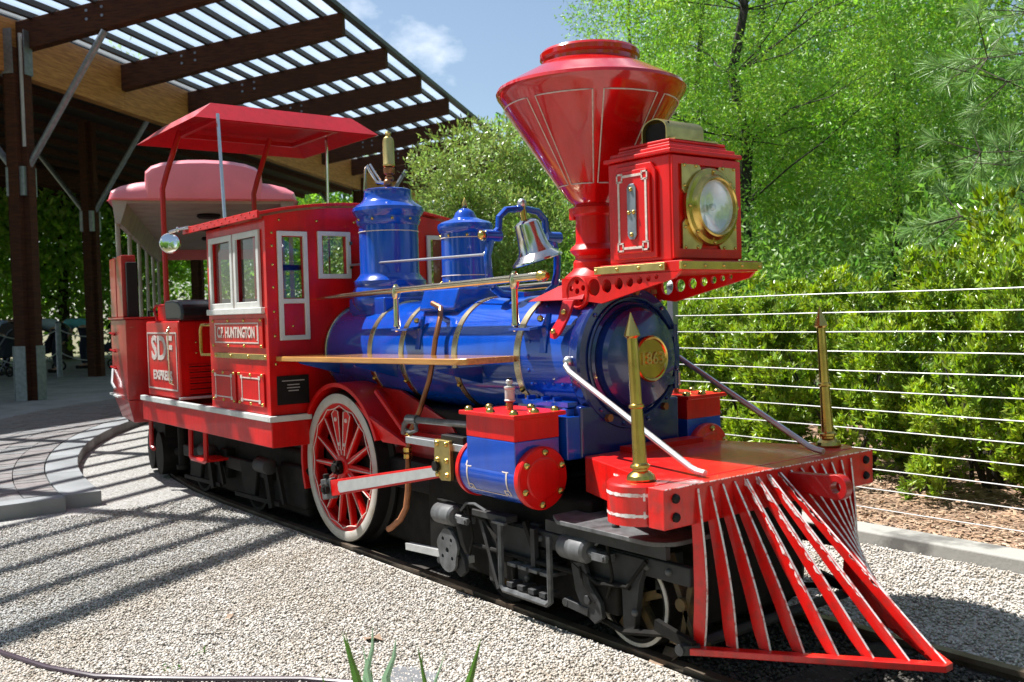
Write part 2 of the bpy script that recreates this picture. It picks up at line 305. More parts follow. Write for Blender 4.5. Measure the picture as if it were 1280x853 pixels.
    def text(s, body, size, o, u, v, depth=0.003, align='CENTER', xs=1.0, bold=0.0):
        cu = bpy.data.curves.new('t', 'FONT'); cu.body = body; cu.size = size; cu.extrude = depth; cu.align_x = align; cu.align_y = 'CENTER'; cu.offset = bold; cu.resolution_u = 3
        ob = bpy.data.objects.new('t', cu); C.objects.link(ob); dg = bpy.context.evaluated_depsgraph_get(); me = bpy.data.meshes.new_from_object(ob.evaluated_get(dg))
        o, u, v = Vector(o), Vector(u).normalized(), Vector(v).normalized(); w = u.cross(v)
        s.add([o+u*p.co.x*xs+v*p.co.y+w*p.co.z for p in me.vertices], [list(f.vertices) for f in me.polygons])
        bpy.data.objects.remove(ob); bpy.data.curves.remove(cu); bpy.data.meshes.remove(me); return s
    def mesh(s, name, m, c, smooth=True, ang=35):
        me = bpy.data.meshes.new(name); me.from_pydata([tuple(p-c) for p in s.v], [], s.f); me.materials.append(m)
        bm = bmesh.new(); bm.from_mesh(me); bmesh.ops.remove_doubles(bm, verts=bm.verts, dist=1e-5); bmesh.ops.recalc_face_normals(bm, faces=bm.faces); bm.to_mesh(me); bm.free()
        if smooth:
            me.polygons.foreach_set('use_smooth', [True]*len(me.polygons)); me.set_sharp_from_angle(angle=rad(ang))
        return me
    def build(s, name, m, parent=None, bevel=0.0, label=None, ang=35, seg=2):
        lo = Vector([min(p[i] for p in s.v) for i in range(3)]); hi = Vector([max(p[i] for p in s.v) for i in range(3)]); c = (lo+hi)/2
        if parent is None: c.z = lo.z
        o = bpy.data.objects.new(name, s.mesh(name, m, c, ang=ang)); C.objects.link(o)
        pw = Vector((0,0,0))
        if parent is not None: o.parent = parent; pw = WL[parent.name]
        o.location = c-pw; WL[o.name] = c
        if bevel > 0:
            b = o.modifiers.new('bevel', 'BEVEL'); b.width = bevel; b.segments = seg; b.limit_method = 'ANGLE'; b.angle_limit = rad(40); b.harden_normals = True
        if label: o['label'] = label
        if parent is not None and name in JOINED: o['kind'] = 'stuff'
        return o
WL = {}
JOINED = {'studs','bolts','rivets','corner_keys','band_screw','knobs','corner_bolts','dog_bolts','bracket_teeth','plate_lines','chain_hank','board_bolts','louvre_slots','key_line','white_line','edge_wear','stems','branches','lettering','numerals','key_border','safety_chain','clevis','brake_pipe','pipe_unions','button','air_hose'}
def tag(o, label=None, cat=None, group=None, kind=None):
    if label: o['label'] = label
    if cat: o['category'] = cat
    if group: o['group'] = group
    if kind: o['kind'] = kind
    return o
def thing(name, label, cat, loc=(0,0,0), group=None, rotz=0, local=True):
    """Empty at a thing's base. local=True: children are given in the thing's own frame"""
    o = bpy.data.objects.new(name, None); C.objects.link(o); o.location = loc; o.rotation_euler = (0,0,rotz); o.empty_display_size = 0.2
    WL[o.name] = Vector((0,0,0)) if local else Vector(loc)
    return tag(o, label, cat, group)
def copy_tree(o, parent=None):
    c = o.copy(); C.objects.link(c)
    if parent is not None: c.parent = parent
    for ch in [q for q in bpy.data.objects if q.parent == o]: copy_tree(ch, c)
    return c
def leafmesh(name, P, D, N, Ln, W, m, fold=0.25):
    """P (n,3) base, D direction, N side vector, Ln length, W width: folded leaf of 2 triangles x2"""
    n = len(P); Ln = Ln[:,None]; W = W[:,None]
    U = np.cross(D, N); U /= np.linalg.norm(U, axis=1, keepdims=True)+1e-9
    mid = P+D*Ln*0.45
    V = np.stack([P, mid+N*W*0.5+U*W*fold, P+D*Ln, mid-N*W*0.5+U*W*fold], 1).reshape(-1, 3)
    base = (np.arange(n)*4)[:,None]
    idx = np.concatenate([base+np.array([0,1,2]), base+np.array([0,2,3])], 1).reshape(-1)
    me = bpy.data.meshes.new(name); me.vertices.add(len(V)); me.vertices.foreach_set('co', V.astype(np.float32).reshape(-1))
    me.loops.add(len(idx)); me.loops.foreach_set('vertex_index', idx.astype(np.int32))
    nf = len(idx)//3; me.polygons.add(nf); me.polygons.foreach_set('loop_start', (np.arange(nf)*3).astype(np.int32)); me.polygons.foreach_set('loop_total', np.full(nf, 3, np.int32))
    me.materials.append(m); me.update(calc_edges=True); me.validate(); return me
def unit(a): return a/(np.linalg.norm(a, axis=1, keepdims=True)+1e-9)

# ================================================================= LARGE STRUCTURE: ground, track, kerbs, platform
TX, TR = -1.8, 8.0      # the track is straight for x > TX, then bends with radius TR towards +y
def track(s, off=0.0, z=0.0):
    """point at arc length s behind TX (s<0 is ahead), offset to the outside (-y side)"""
    if s <= 0: return Vector((TX-s, -off, z))
    a = s/TR; return Vector((TX-(TR+off)*math.sin(a), TR-(TR+off)*math.cos(a), z))
def sheet(name, pts, m, z, kind='structure'):
    b = MB(); b.add([(x, y, z) for x, y in pts], [list(range(len(pts)))]); o = b.build(name, m); return tag(o, kind=kind)
g = MB(); g.add([(-250,-250,-0.075),(250,-250,-0.075),(250,250,-0.075),(-250,250,-0.075)], [(0,1,2,3)]); tag(g.build('ground', GRASSG), kind='structure')
outer = [tuple(track(s, 4.6)[:2]) for s in np.linspace(11, 0, 20)]+[(TX, -4.6), (9, -4.6)]
inner = [tuple(track(s, -1.50)[:2]) for s in np.linspace(11, 0, 14)]+[(9, 1.50)]
gpts = lambda o0, o1: [tuple(track(s, o0)[:2]) for s in np.linspace(11, 0, 20)]+[(9, -o0), (9, -o1)]+[tuple(track(s, o1)[:2]) for s in np.linspace(0, 11, 20)]
sheet('gravel_bed', gpts(4.6, .41), GRAV, -0.014); sheet('far_gravel_bed', gpts(-.41, -1.50), GRAV, -0.014)
sheet('shade_ballast_bed', gpts(.42, -.42), SHADEB, -0.040)  # dark sheet paints the shade under the engine between the rails
sheet('garden_soil', [(0.30,-2.11),(0.66,-2.0),(0.87,-1.89),(1.13,-1.63),(1.42,-1.33),(1.9,-1.10),(2.6,-1.0),(2.6,-3.4),(-0.5,-3.4)], SOIL, -0.009)
# mulch bank beyond the kerb, rising gently
mb = MB(); xs = np.linspace(-8, 9, 60); ys = [1.69, 2.1, 2.8, 4.0, 6.5]; zz = [0.02, 0.06, 0.10, 0.12, 0.10]
V = []; F = []
for i, x in enumerate(xs):
    for j, y in enumerate(ys): V.append((x, y+(0 if x > TX else 0.055*(x-TX)**2), zz[j]+(random.uniform(-.012,.018) if j else 0)))
for i in range(len(xs)-1):
    for j in range(len(ys)-1): a = i*len(ys)+j; F.append((a, a+1, a+len(ys)+1, a+len(ys)))
mb.add(V, F); tag(mb.build('mulch_bank', MULCH), kind='structure')
# far kerb, cast in lengths
kt = tag(bpy.data.objects.new('kerb', None), kind='structure'); C.objects.link(kt); WL[kt.name] = Vector((0,0,0))
for i in range(9):
    x0 = 8.6-i*1.2; MB().box(x0-1.194, x0, 1.505, 1.68, -0.09, 0.050).build('kerb_stone', KERBM, kt, bevel=0.012)
for i in range(8):
    s0 = 0.2+i*1.1; mbk = MB(); mbk.prism([track(s0, -1.505, -0.09), track(s0, -1.68, -0.09), track(s0+1.09, -1.68, -0.09), track(s0+1.09, -1.505, -0.09)], (0,0,0.14)); mbk.build('kerb_stone', KERBM, kt, bevel=0.012)
# platform
PZ = 0.075
S1 = 20.0
def platring(o0, o1, z0, z1, s0=0.36, s1=S1, n=40):
    b = MB(); ss = np.linspace(s0, s1, n); V = []
    for s in ss:
        for o, z in ((o0,z0),(o0,z1),(o1,z1),(o1,z0)): V.append(track(s, o, z))
    F = []
    for i in range(n-1):
        for k in range(4): F.append((i*4+k, i*4+(k+1)%4, i*4+4+(k+1)%4, i*4+4+k))
    F += [(0,1,2,3), tuple((n-1)*4+k for k in (3,2,1,0))]
    return b.add(V, F)
pk = tag(bpy.data.objects.new('platform_kerb', None), kind='structure'); C.objects.link(pk); WL[pk.name] = Vector((0,0,0))
for i in range(16):
    s0 = 0.50+i*0.9; platring(1.02, 1.25, -0.09, PZ+0.004, s0, s0+0.893, 5).build('kerb_stone', CONC, pk, bevel=0.006)
tag(platring(1.25, 2.75, -0.09, PZ-0.065, 0.50, S1, 50).build('paving_bed', SOIL), kind='structure')
plat = platring(2.75, 16.0, -0.09, PZ, 0.50, S1+6, 60); tag(plat.build('platform', CONC), kind='structure')
for i in range(4): ek = MB(); ek.box(-2.44, -2.285, -1.235-(i+1)*1.1+.006, -1.235-i*1.1, -0.09, PZ+0.004); ek.build('kerb_stone', CONC, pk, bevel=0.006)
# brick pavers laid in arcs; the near ones single pieces
pav = tag(bpy.data.objects.new('brick_paving', None), kind='structure'); C.objects.link(pav); WL[pav.name] = Vector((0,0,0))
rows = 7; rw = 1.49/rows; cnt = 0; shared = {}
stuff = {0: MB(), 1: MB(), 2: MB()}
for j in range(rows):
    o0 = 1.255+j*rw; n = int((S1-0.4)*(TR+o0)/TR/0.105)
    ds = 0.105*TR/(TR+o0)
    for i in range(n):
        s0 = 0.515+(i)*ds+(0 if j % 2 else ds*0.5); k = random.randrange(3); dz = random.uniform(-.002,.003)
        if s0 < 0.51+42*ds*1.0 and cnt < 294:
            key = (j, k)
            if key not in shared:
                q = MB(); a0 = track(0.001, o0+0.004); q.prism([track(0.0, o0+.003, 0)-Vector((TX,0,0)), track(0, o0+rw-.003, 0)-Vector((TX,0,0)), track(ds-.004, o0+rw-.003, 0)-Vector((TX,0,0)), track(ds-.004, o0+.003, 0)-Vector((TX,0,0))], (0,0,0.055))
                cc = sum(q.v, Vector((0,0,0)))/len(q.v); shared[key] = (q.mesh('brick', PAVER[k], cc, False), cc)
            me, cc = shared[key]; o = bpy.data.objects.new('brick', me); C.objects.link(o); o.parent = pav
            a = s0/TR; rot = Matrix.Rotation(-a, 3, 'Z')
            p = rot @ (cc-Vector((0,TR,0))) + Vector((TX, TR, PZ-0.052+dz)); o.location = p; o.rotation_euler = (0,0,-a); cnt += 1
        else:
            stuff[k].prism([track(s0, o0+.003, PZ-.052+dz), track(s0, o0+rw-.003, PZ-.052+dz), track(s0+ds-.004, o0+rw-.003, PZ-.052+dz), track(s0+ds-.004, o0+.003, PZ-.052+dz)], (0,0,0.055))
for k in stuff: tag(stuff[k].build('far_bricks', PAVER[k], pav), kind='stuff')

# railway track
tr_ = thing('railway_track', 'narrow gauge steel rails on dark timber ties bedded in pale gravel', 'railway track')
GA = 0.372
for side, ofs in ((-1, GA), (1, -GA)):
    b = MB(); V = []; prof = [(-.020,0),(.020,0),(.020,-.018),(.006,-.024),(.006,-.058),(.034,-.066),(.034,-.072),(-.034,-.072),(-.034,-.066),(-.006,-.058),(-.006,-.024),(-.020,-.018)]
    ss = list(np.linspace(-9.8, 0, 12))+list(np.linspace(0.4, 16, 40))
    for s in ss:
        for a, z in prof: V.append(track(s, ofs+a, z))
    k = len(prof); F = [(i*k+j, i*k+(j+1)%k, (i+1)*k+(j+1)%k, (i+1)*k+j) for i in range(len(ss)-1) for j in range(k)]
    b.add(V, F); b.build('rail', RAILM, tr_)
tie = MB().box(-.07, .07, -.50, .50, -.13, -.034); tme = tie.mesh('tie', BARKD, Vector((0,0,0)), False)
for i in range(40):
    s = -9.4+i*0.52; o = bpy.data.objects.new('tie', tme); C.objects.link(o); o.parent = tr_; o.location = track(s)+Vector((0,0,random.uniform(0.0,.008))); o.rotation_euler = (0, 0, -max(0,s)/TR+random.uniform(-.02,.02))

# ---------------------------------------------------------------- cable fence
fe = thing('cable_fence', 'taut steel cable fence on grey posts in front of the hedge', 'fence', (0.9, 1.855, 0.05), local=False)
def fpt(x, z): return Vector((x, 1.855+(0.035*(TX-x)**2 if x < TX else 0), z))
for i in range(12):
    z = 0.085+0.1025*i; b = MB(); b.tube([fpt(x, z+0.006*math.sin(x*3.1+i)*0.3) for x in np.linspace(-7, 6, 40)], 0.0033, 6); b.build('cable', CABLEM, fe)
for x in (-6.4, -4.3, -2.15, 0.0, 2.95, 5.2):
    p = fpt(x, 0); b = MB(); b.box(p.x-.025, p.x+.025, p.y-.012, p.y+.038, -.05, 1.30); po = b.build('post', GALV, fe, bevel=0.004)
    b = MB(); b.lathe([(0.034,0),(0.034,.012),(.02,.03),(0.001,.038)], (p.x, p.y+.013, 1.30), n=12); b.build('post_cap', SILV, po)

# ================================================================= SHELTER
sh = thing('station_shelter', 'curved timber platform shelter with upturned rafters and translucent slatted roof', 'shelter', (-11.1, 0.3, 0.07), local=False)
P0 = Vector((-11.15, 0.275, 0)); Uv = Vector((-0.655, 0.755, 0)).normalized(); Vv = Vector((0.755, 0.655, 0)).normalized()
LR = 4.05; ZG, ZT = 5.50, 6.05
raf = []                                # (girder point, rafter direction)
for t in (20.0, 17.85, 15.7, 13.55, 11.4, 9.2, 7.0, 4.82, 2.66, 0.12): raf.append((P0+Uv*t, Vv.copy()))
# going towards the camera the roof bends: step the eave back and turn
E0 = raf[-1][0]+raf[-1][1]*LR; ang = math.atan2(Uv.y, Uv.x)
for k in range(5):
    ang -= (rad(7), rad(3), rad(1), rad(.5), rad(.5))[k]
    E0 = E0-Vector((math.cos(ang), math.sin(ang), 0))*2.15
    vd = Vector((math.sin(ang), -math.cos(ang), 0)); raf.append((E0-vd*LR, vd))
NP = 12
def rpoint(i, f, z=0.0):
    gpt, vd = raf[i]; return gpt+vd*((LR+(0, .40, .78, .92)[max(0, min(3, i-9))])*f)+Vector((0,0,ZG+(ZT-ZG)*f+z))
for i, (gp, vd) in enumerate(raf):
    a = rpoint(i, -0.02); b_ = rpoint(i, 1.0); sd = Vector((-vd.y, vd.x, 0))*0.075
    q = MB(); q.prism([a-sd+Vector((0,0,-.44)), b_-sd+Vector((0,0,-.36)), b_-sd, a-sd], sd*2); r_ = q.build('rafter', BROWN, sh, bevel=0.01)
    q = MB()
    for f in (0.30, 0.36):
        for z in (-.10, -.22):
            c = rpoint(i, f, z); q.cyl(c-sd*1.12, c+sd*1.12, 0.022, n=8)
    q.build('bolts', GALV, r_)
for i in range(len(raf)-1):
    for k in range(NP):
        f0 = k/NP; f1 = (k+1)/NP
        a, b_, c, d = rpoint(i, f0+.012, .045), rpoint(i+1, f0+.012, .045), rpoint(i+1, f1-.012, .045), rpoint(i, f1-.012, .045)
        MB().prism([a, b_, c, d], (0,0,0.035)).build('roof_panel', PANEL, sh)
    ga, gb = raf[i][0], raf[i+1][0]
    if (gb-ga).length > 0.4:
        q = MB(); q.bar(ga+Vector((0,0,5.14)), gb+Vector((0,0,5.14)), 0.17, 0.78); q.build('girder', GLULAM, sh, bevel=0.01)
for k in range(NP+1):
    q = MB(); f = k/NP
    for i in range(len(raf)-1): q.bar(rpoint(i, f, .02), rpoint(i+1, f, .02), 0.13 if k == NP else 0.07, 0.08)
    q.build('purlin', PURL, sh)
# dark deck over the platform
q = MB(); n = len(raf)
lowp = [raf[i][0]+Vector((0,0,5.58)) for i in range(n)]; back = [raf[i][0]-raf[i][1]*15+Vector((0,0,5.2)) for i in range(n)]
q.add(lowp+back, [(i, i+1, n+i+1, n+i) for i in range(n-1)]); q.add([p+Vector((0,0,.12)) for p in lowp+back], [(n+i, n+i+1, i+1, i) for i in range(n-1)])
q.build('roof_deck', DECKM, sh)
for f in np.linspace(0.04, 0.98, 17):
    q = MB()
    for i in range(n-1):
        a = lowp[i].lerp(back[i], f); b_ = lowp[i+1].lerp(back[i+1], f); q.bar(a-Vector((0,0,.07)), b_-Vector((0,0,.07)), 0.07, 0.14)
    q.build('deck_beam', BROWN, sh)
q = MB()
for f in (0.5, 0.98):
    for i in range(n-1):
        a = lowp[i].lerp(back[i], f); b_ = lowp[i+1].lerp(back[i+1], f); q.bar(a-Vector((0,0,.30)), b_-Vector((0,0,.30)), 0.16, 0.36)
q.build('back_girder', BROWN, sh)
def post(p, vd, zt=5.1, w=0.17, struts=True, shoe=True):
    p = Vector(p); sd = Vector((-vd.y, vd.x, 0)); q = MB()
    for a, b_ in ((vd*w*1.05, sd*w*0.45), (sd*w*1.05, vd*w*0.45)):
        q.prism([p-a-b_+Vector((0,0,PZ)), p+a-b_+Vector((0,0,PZ)), p+a+b_+Vector((0,0,PZ)), p-a+b_+Vector((0,0,PZ))], (0,0,zt-PZ))
    po = q.build('post', BROWN, sh, bevel=0.008)
    if shoe:
        for sg, dv, ev in ((1, vd, sd), (-1, vd, sd), (1, sd, vd), (-1, sd, vd)):
            q = MB(); c = p+dv*sg*(w*1.05+.006); q.prism([c-ev*.09+Vector((0,0,PZ+.002)), c+ev*.09+Vector((0,0,PZ+.002)), c+ev*.09+Vector((0,0,.86)), c-ev*.09+Vector((0,0,.86))], dv*sg*.014); sp = q.build('shoe_plate', GALV, po)
            q = MB(); c2 = p+dv*sg*(w*1.05+.006); q.prism([c2-ev*.085+Vector((0,0,4.72)), c2+ev*.085+Vector((0,0,4.72)), c2+ev*.085+Vector((0,0,5.35)), c2-ev*.085+Vector((0,0,5.35))], dv*sg*.016); q.build('head_plate', GALV, po)
    if struts:
        for dv in (vd*1.42+Vector((0,0,2.0)), -vd*1.2+Vector((0,0,1.5))):
            q = MB(); q.cyl(p+Vector((0,0,3.25))+dv.normalized()*.16, p+Vector((0,0,3.25))+dv, 0.050, n=10); st = q.build('strut', GALV, sh)
        q = MB(); q.prism([p-(vd+sd)*.145+Vector((0,0,3.0)), p+(vd-sd)*.145+Vector((0,0,3.0)), p+(vd+sd)*.145+Vector((0,0,3.0)), p-(vd-sd)*.145+Vector((0,0,3.0))],(0,0,.42)); q.build('strut_collar', GALV, po, bevel=.01)
    return po
pp = post(P0+Vector((.055,.07,0)), Vv)
q = MB(); q.cyl(P0+Vv*.22-Uv*.06+Vector((0,0,3.7)), P0+Vv*.22-Uv*.06+Vector((0,0,5.3)), .028, n=8); q.build('downpipe', SILV, pp)
post(P0+Uv*14.3, Vv)
post(Vector((-16.5, 2.66, 0)), Vv, 5.2, 0.15, True, False)
for p in ((-24.5, 9.0, 0), (-18.6, -2.5, 0), (-19.5, 5.9, 0)): post(Vector(p), Vv, 5.0, 0.14, False, False)
for i in (12,): post(raf[i][0], raf[i][1])

# ================================================================= LOCOMOTIVE (x forward, near side is -y, z from rail top)
loco = thing('steam_locomotive', 'red and blue old-time park steam locomotive with tall funnel stack, gold bell and red cowcatcher', 'locomotive', (0,0,0))
def B(): return MB()
W = 0.57
# --- running frame
fr = B().box(-2.79, -0.60, -W-.02, W+.02, .475, .612).build('running_frame', RED, loco, bevel=0.006)

for sy in (-1, 1):
    y0, y1 = sorted((sy*(W+.034), sy*(W+.002))); B().box(-2.795, -2.06, y0, y1, .6135, .648).build('white_trim', WHITE, fr, bevel=0.004); B().box(-2.055, -0.612, y0, y1, .6135, .645).build('white_trim', WHITE, fr, bevel=0.004)
    y0, y1 = sorted((sy*(W+.034), sy*.36)); B().box(-.610, -.585, y0, y1, .6135, .645).build('white_trim', WHITE, fr, bevel=0.004)
B().box(-2.095,-2.065,-W+.0,-.30,.6485,.664).build('white_trim', WHITE, fr, bevel=0.003)
B().box(-2.6, 1.2, -.30, .30, .33, .474).build('chassis_beam', BLACK, fr, bevel=.01)
# --- cab
cab = B().panel((-1.50,-W,.645), (1,0,0), (0,0,1), (0,1,0), .88, 1.055, [(.10,.415,.60,.985),(.455,.78,.60,.985)], .03).build('cab', RED, loco, bevel=.003)
B().panel((-1.50,W-.03,.645), (1,0,0), (0,0,1), (0,1,0), .88, 1.055, [(.10,.78,.60,.985)], .03).build('side_wall', RED, cab)
fw = B().panel((-.650,-W-.012,.647), (0,1,0), (0,0,1), (1,0,0), 2*W+.024, 1.060, [(.096,.215,.625,.955),(.335,.475,.755,.965),(1.025,1.125,.42,.965)], .031)
arc = [(-.650, y, 1.7071+0.065*(1-(y/(W+.012))**2)) for y in np.linspace(W+.012, -W-.012, 14)]; fw.prism([(-.650,-W-.012,1.7071)]+[(-.650, W+.012, 1.7071)]+arc[1:-1], (.031,0,0))
fw.build('front_wall', RED, cab)
B().box(-1.50,-1.46,-W+.03,-W+.07,.65,1.70).box(-1.50,-1.46,W-.07,W-.03,.65,1.70).build('corner_posts', RED, cab)
B().box(-1.5,-.62,-W+.03,W-.03,.64,.66).build('cab_floor', BLACK, cab)
# backhead and controls seen through the windows
B().box(-.78,-.655,-.30,.30,.66,1.22).build('backhead', DARKIN, cab, bevel=.02)
B().tube([(-.80,-.40,1.44),(-.84,-.40,1.43),(-.86,-.42,1.28)],.013,8).cyl((-.80,-.46,1.445),(-.80,-.30,1.445),.016,n=8).build('throttle_lever', LEVER, cab)
def winframe(o, u, v, w, x0, x1, z0, z1, t, name='window', parent=cab, rails=(), glass=True, rad_=0):
    o, u, v, w = map(Vector, (o, u, v, w)); P = lambda a, b, c: o+u*a+v*b+w*c; q = MB()
    holes = []; edges = [z0+t]+[r for r in rails]+[z1-t]
    hs = []; zz = z0+t
    for r in rails: hs.append((t, x1-x0-t, zz-z0, r-t/2-z0)); zz = r+t/2
    hs.append((t, x1-x0-t, zz-z0, z1-t-z0))
    q.panel(P(x0, z0, .0015), u, v, w, x1-x0, z1-z0, hs, .016); f = q.build(name, WHITE, parent, bevel=.004)
    return f
SY = -W-.0015
for a, b in ((-1.43, -1.075), (-1.055, -.705)):
    f = winframe((0,-W,0), (1,0,0), (0,0,1), (0,-1,0), a, b, 1.225, 1.645, .034)
    B().box(a+.02, b-.02, -W+.008, -W+.012, 1.24, 1.63).build('pane', GLASS, f)
B().box(-1.46, -.66, -W-.030, -W-.0012, 1.192, 1.226).build('window_sill', WHITE, cab, bevel=.004)
f = winframe((-.619,0,0), (0,1,0), (0,0,1), (1,0,0), -.52, -.345, 1.045, 1.63, .026, rails=(1.255,)); B().box(-.64,-.636,-.505,-.36,1.26,1.62).build('pane', GLASS, f)
B().panel((-.617,-.499,1.066), (0,1,0),(0,0,1),(1,0,0), .133, .175, [], .003).build('lower_panel', CRED, f)
f = winframe((-.619,0,0), (0,1,0), (0,0,1), (1,0,0), -.283, -.082, 1.375, 1.635, .026); B().box(-.64,-.636,-.27,-.10,1.39,1.62).build('pane', GLASS, f)
B().box(-.602,-.592,-.094,-.078,1.43,1.45).box(-.602,-.592,-.094,-.078,1.56,1.58).build('hinge', BRASS, f)
f = winframe((-.619,0,0), (0,1,0), (0,0,1), (1,0,0), .425, .60, 1.045, 1.63, .026); B().box(-.64,-.636,.44,.56,1.06,1.62).build('pane', GLASS, f)
# cab roof
rf = B(); ys = np.linspace(-W-.05, W+.05, 17); pr = [(-1.73, y, 1.712+.070*(1-(y/(W+.05))**2)) for y in ys]
rf.prism(pr+[(p[0], p[1], p[2]+.016) for p in pr[::-1]], (1.135,0,0)); roof = rf.build('cab_roof', RED, cab, bevel=.003)
B().box(-1.73,-.595,-W-.062,-W-.048,1.695,1.735).build('roof_fascia', RED, roof, bevel=.003)
q = B()
for i in range(20): q.ball((-1.70+i*.056, -W-.064, 1.728-.020*(i%2)), .0042, 6)
q.build('rivets', CRED, roof)
# brass nail and bolt heads on the cab side and front
def studs(name, pts, r, m, parent, ax):
    q = MB()
    for p in pts:
        p = Vector(p); q.lathe([(r*1.15,0),(r*1.1,r*.25),(r*.95,r*.7),(r*.5,r*1.05),(0,r*1.15)], p, ax, n=8)
    return q.build(name, m, parent)
studs('studs', [(-.619, -.545, z) for z in (.92,1.07,1.20,1.33,1.45,1.55,1.62)]+[(-.619,y,1.69) for y in (-.5,-.28,-.05)], .0075, BRASS, cab, (1,0,0))
studs('studs', [(-.617,-.44,1.12),(-.617,-.50,1.19)], .007, BRASS, cab, (1,0,0))
# name panel
npn = B().box(-1.43,-.70,-W-.010,-W-.0012,1.005,1.168).build('name_panel', RED, cab, bevel=.003)
q = B().panel((-1.385,-W-.0105,1.030),(1,0,0),(0,0,1),(0,-1,0),.635,.115,[(.007,.628,.007,.108)],.002)
for x in (-1.372,-.764): q.box(x-.010,x+.010,-W-.0128,-W-.0104,1.046,1.052).box(x-.010,x+.010,-W-.0128,-W-.0104,1.122,1.128).box(x-.004,x+.004,-W-.0126,-W-.0104,1.052,1.122)
q.build('panel_border', PIN, npn)
B().text('C.P. HUNTINGTON', .085, (-1.068,-W-.0125,1.0875), (1,0,0), (0,0,1), .0015, xs=.74, bold=.0022).build('lettering', PIN, npn)
studs('bolts', [(x,-W-.010,z) for x in (-1.41,-1.18,-.95,-.72) for z in (1.015,1.158)], .0085, BRASS, npn, (0,-1,0))
bs = B().box(-1.41,-.64,-W-.010,-W-.0012,.942,.972).build('brass_strip', BRASSP, cab, bevel=.003)
studs('bolts', [(x,-W-.010,.957) for x in (-1.38,-1.15,-.90,-.67)], .009, BRASS, bs, (0,-1,0))
for x0 in (-1.46,-1.065):
    pn = B().box(x0, x0+.355,-W-.009,-W-.0012,.685,.868).build('side_panel', RED, cab, bevel=.003)
    B().panel((x0+.055,-W-.0095,.712),(1,0,0),(0,0,1),(0,-1,0),.245,.13,[(.008,.237,.007,.123)],.002).build('panel_border', PIN, pn)
    q = B()
    for x in (x0+.055,x0+.300):
        for z in (.712,.842): q.box(x-.013,x+.013,-W-.0125,-W-.0095,z-.010,z+.010)
    q.build('corner_keys', PIN, pn)
    studs('bolts', [(x,-W-.009,z) for x in (x0+.02,x0+.178,x0+.335) for z in (.697,.857)], .0085, BRASS, pn, (0,-1,0))
# builder's plate on cab front, grab handle
bp = B().box(-.619,-.612,-.545,-.36,.70,.855).build('builders_plate', BLACK, cab, bevel=.002)
q = B()
for k, (z, w) in enumerate(((.828,.13),(.806,.07),(.790,.075),(.774,.06))): q.box(-.612,-.6112,-.452-w/2,-.452+w/2,z-.0025,z+.0025)
q.build('plate_lines', SILV, bp)
B().tube([(-1.50,-W+.01,1.135),(-1.58,-W-.02,1.135),(-1.60,-W-.02,1.10),(-1.60,-W-.02,.98),(-1.585,-W-.02,.955),(-1.50,-W+.01,.955)],.009,8).build('grab_handle', BRASS, cab)
# mirror
mr = B().lathe([(.058,0),(.064,.006),(.064,.014),(.05,.026),(.0,.034)],(-1.76,-.70,1.645),(-1,.45,-.1),n=24).build('mirror', CHROME, cab)
B().lathe([(.058,0),(.04,.005),(.0,.007)],(-1.757,-.7015,1.645),(1,-.45,.1),n=24).build('mirror_glass', MIRROR, mr)
B().tube([(-1.76,-.70,1.71),(-1.72,-.66,1.725),(-1.62,-.625,1.73)],.011,8).ball((-1.72,-.66,1.725),.018).build('mirror_arm', CHROME, mr)
# --- engine housing with the EXPRESS sign
HX = -2.10
eh = B().box(-2.765,HX,-W+.015,W-.015,.648,1.165).build('engine_housing', RED, loco, bevel=.012)
B().prism([(-2.765,-W+.10,1.166),(-2.20,-W+.10,1.166),(-2.26,-W+.10,1.285),(-2.765,-W+.10,1.285)],(0,2*W-.2,0)).build('upper_casing', RED, eh, bevel=.01)
B().tube([(-2.66,-W+.06,1.17),(-2.68,-W+.05,1.25),(-2.64,-W+.05,1.275),(-2.36,-W+.05,1.275),(-2.30,-W+.06,1.17)],.008,8).build('casing_rail', CRED, eh)
st = B(); pr = [(-2.36,1.166),(-2.06,1.166),(-2.03,1.20),(-2.05,1.262),(-2.10,1.292),(-2.22,1.305),(-2.38,1.30)]
st.prism([(x,-W+.02,z) for x, z in pr],(0,2*W-.04,0)); st.build('seat_cushion', LEATHER, eh, bevel=.02, seg=3)
sg = B().panel((-2.735,-W+.0135,.700),(1,0,0),(0,0,1),(0,-1,0),.60,.39,[(.010,.590,.010,.380)],.0025).build('sign', PIN, eh)
B().text('SDF', .225, (-2.435,-W+.0125,.975), (1,0,0), (0,0,1), .0015, xs=1.15, bold=.006).text('EXPRESS', .085, (-2.435,-W+.0125,.795), (1,0,0), (0,0,1), .0015, xs=1.22, bold=.0035).build('lettering', PIN, sg)
q = B(); 
for i in range(6): q.box(HX-.002,HX+.002,-.49,-.28,.672+i*.037,.672+i*.037+.017)
q.build('louvre_slots', BLACK, eh)
for i in range(6): B().prism([(HX+.002,-.495,.689+i*.037),(HX+.012,-.495,.680+i*.037),(HX+.012,-.495,.684+i*.037),(HX+.002,-.495,.694+i*.037)],(0,.22,0)).build('louvre', RED, eh)
studs('studs', [(HX,-.44,1.02),(HX,-.44,.95),(HX,-.33,1.02)], .006, BRASS, eh, (1,0,0))
q = B().tube([(-2.20,-W-.005,1.10),(-2.17,-W-.03,1.09),(-2.17,-W-.03,.76),(-2.17,-W,.745)],.0045,8); q.ball((-2.20,-W-.01,1.115),.013).ball((-2.17,-W-.03,1.095),.014).ball((-2.17,-W-.015,.765),.012); q.build('fuel_pipe', PALEBR, eh)
